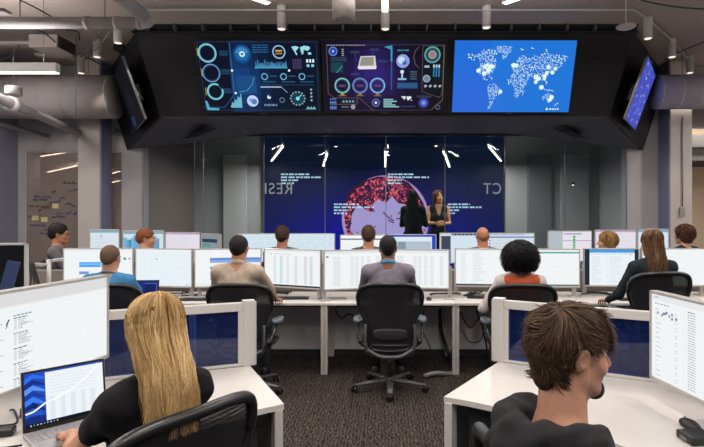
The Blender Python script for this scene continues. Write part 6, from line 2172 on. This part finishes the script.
# standing pair behind the glass
person('person', 'standing woman seen from behind, long dark hair and black jacket, before the globe', (at_world(413.5, 9.75), 9.75, .33), .25, ztop=1.70, pose='stand', female=True, w=1.05, skin='6a4434', shirt='0e0f14', pants='15151c', sleeve='long', shirt_name='jacket',
       hair=hair_long(n=260, length=.34, rad=.0035, spread=140, wave=.012, low_r=.10), hair_cols=('120c0c', '1c1412'), hands=[(-.10, .26, 1.10), (.10, .24, 1.12)], poles=[(-.6, -.6, -.8), (.6, -.6, -.8)], res=.014, head_res=.008, hand_res=.008, eyes=False, hyc=-.05, cy=-.04, hipy=0)
person('person', 'standing woman facing the room with clasped hands and sleeveless dark top', (at_world(438.5, 10.12), 10.12, .33), PI - .05, ztop=1.725, pose='stand', female=True, w=1.0, yaw=.35, pitch=.12, roll=.08, skin='a8744c', shirt='1c1c20', pants='14141a', sleeve='none', shirt_name='top', neck_open=.010, vneck=True,
       hair=hair_long(n=320, length=.36, rad=.0035, spread=165, wave=.016, low_r=.10, back_shift=.0), hair_cols=('4a2c1c', '6a4028', '2c1810'), hands=[(-.05, .24, 1.12), (.05, .25, 1.13)], poles=[(-.7, -.6, -.8), (.7, -.6, -.8)],
       hand_fwd=[(.8, .4, 0), (-.8, .4, 0)], hand_up=[(0, 1, .3), (0, 1, .3)], res=.013, head_res=.006, hand_res=.007, hyc=-.02, cy=-.03, hipy=0, detail=1)

# ---- near pair
HO = -.87
r, hc, HR = person('person', 'blonde person in a black T-shirt typing on the silver laptop, nearest at the left', (-.855, 1.905, 0), HO, ztop=1.335, female=True, w=.86, armw=.92, skin='c89274', shirt='131316', pants='22262e', sleeve='short', bump=.0026,
                   yaw=-.14, pitch=-.16, hyc=-.085, cy=-.11, hands=[(-.105, .34, .788), (.11, .40, .788)], hand_curl=.45, poles=[(-.8, -.35, -.8), (.8, -.35, -.8)],
                   hair=hair_long(n=4200, length=.335, rad=.0010, wave=.020, back_shift=-.095, spread=135, low_r=.072, part=.0, front_len=.85, vol=.98), hair_cols=('c6a26c', 'dab884', 'a88450', 'ead0a0', 'b8925c'), res=.009, head_res=.0035, hand_res=.0035, detail=1)

def hood(sh, cy, nk, arms):
    o = []
    pts = [(-.105, .055, .02), (-.125, -.01, .035), (-.095, -.085, .035), (0, -.125, .025), (.095, -.085, .035), (.125, -.01, .035), (.105, .055, .02)]
    n = np.array([0, cy, sh + .042])
    for a, b_ in zip(pts, pts[1:]):
        o.append(cap(n + a, n + b_, .036, .036, .03))
    o += [cap(n + (-.06, -.12, -.02), n + (.06, -.12, -.02), .045, .045, .04), cap(n + (0, -.13, -.03), n + (0, -.14, -.09), .06, .035, .04)]
    return o
HP = 1.20
r, hc, HR = person('person', 'person with tousled brown hair and goatee in a black hoodie, nearest at the right', (.545, 1.475, 0), HP, ztop=1.372, w=1.06, skin='c29078', shirt='222124', pants='20222a', shirt_name='hoodie', bump=.0045,
                   yaw=-.16, pitch=-.06, hyc=-.045, cy=-.10, hands=[(-.15, .38, .795), (.16, .38, .795)], poles=[(-.9, -.3, -.25), (.9, -.3, -.25)], shd=.372, stubble=True, neck_open=.010,
                   hair=hair_tousled(n=3600, length=.062, lift=.16, curl=1.5, rad=.0011, base=.012), hair_cols=('3f2f24', '54402f', '2a1d17', '6a523e'), res=.009, head_res=.0032, hand_res=.004, detail=1, extra=hood)
# goatee
bo = [ell((0, .073, -.101), (.032, .026, .027), .01), cap((-.020, .081, -.084), (-.012, .080, -.100), .006, .010, .01), cap((.020, .081, -.084), (.012, .080, -.100), .006, .010, .01),
      cap((-.020, .087, -.056), (.020, .087, -.056), .0045, .0045, .01)]
sdf_mesh('goatee', xf(bo, HR, hc), .003, mat('beard_brown', '2c1f18', rough=.8, var=.3, scale=300, bump=.5, bscale=700), r, disp=lambda X, Y, Z: .0008 * np.sin(700 * X) * np.sin(650 * Z + 300 * Y))

# ------------------------------------------------------------------ chairs (one per sitter)
chair('black mesh office chair under the central man in grey', at_world(390, 4.85), 5.04, .0)
chair('black mesh office chair under the man in the beige shirt', at_world(243, 4.85), 5.0, .04)
chair('black mesh office chair under the cropped-hair man in blue', at_world(112, 4.85), 4.98, -.05)
chair('black mesh office chair under the woman in the orange vest', at_world(523, 4.75), 4.96, .03)
chair('black mesh office chair under the long-haired woman in black', at_world(653, 4.85), 5.0, -.10, lift=.10)
chair('black mesh office chair of the blonde woman, largest in view', -.83, 1.85, -1.0)
chair('black mesh office chair of the man in the hoodie', .590, 1.46, 1.32)
for px, h, lb in ((66, 1.2, 'the far man with glasses'), (150, .55, 'the ginger man'), (282.5, 0, 'the far man before the very wide pale monitor'), (368.5, 0, 'the far man below the globe'), (482.5, 0, 'the bald man'), (604, -.5, 'the curly blond person'), (681, -.75, 'the person with reddish-brown hair')):
    chair('black mesh office chair under ' + lb, at_world(px, 6.68), 6.78 if px == 66 else 6.75, h, lift=.04)

# ------------------------------------------------------------------ camera and picture settings
cd = bpy.data.cameras.new('camera')
cam = bpy.data.objects.new('camera', cd); COL.objects.link(cam)
cd.sensor_width = 36; cd.sensor_fit = 'HORIZONTAL'
cd.lens = FPX / 704 * 36
cd.shift_x = -(VX - 352) / 704
cd.shift_y = -(223.5 - VY) / 704
cd.clip_start = .05
cam.location = (0, 0, CAMZ); cam.rotation_euler = (PI / 2, 0, 0)
SC.camera = cam
vs = SC.view_settings
vs.view_transform = 'Standard'; vs.look = 'None'; vs.gamma = 1; vs.use_curve_mapping = False
vs.exposure = 0.0
SC.cycles.max_bounces = 8
SC.cycles.transparent_max_bounces = 16
SC.cycles.sample_clamp_indirect = 4
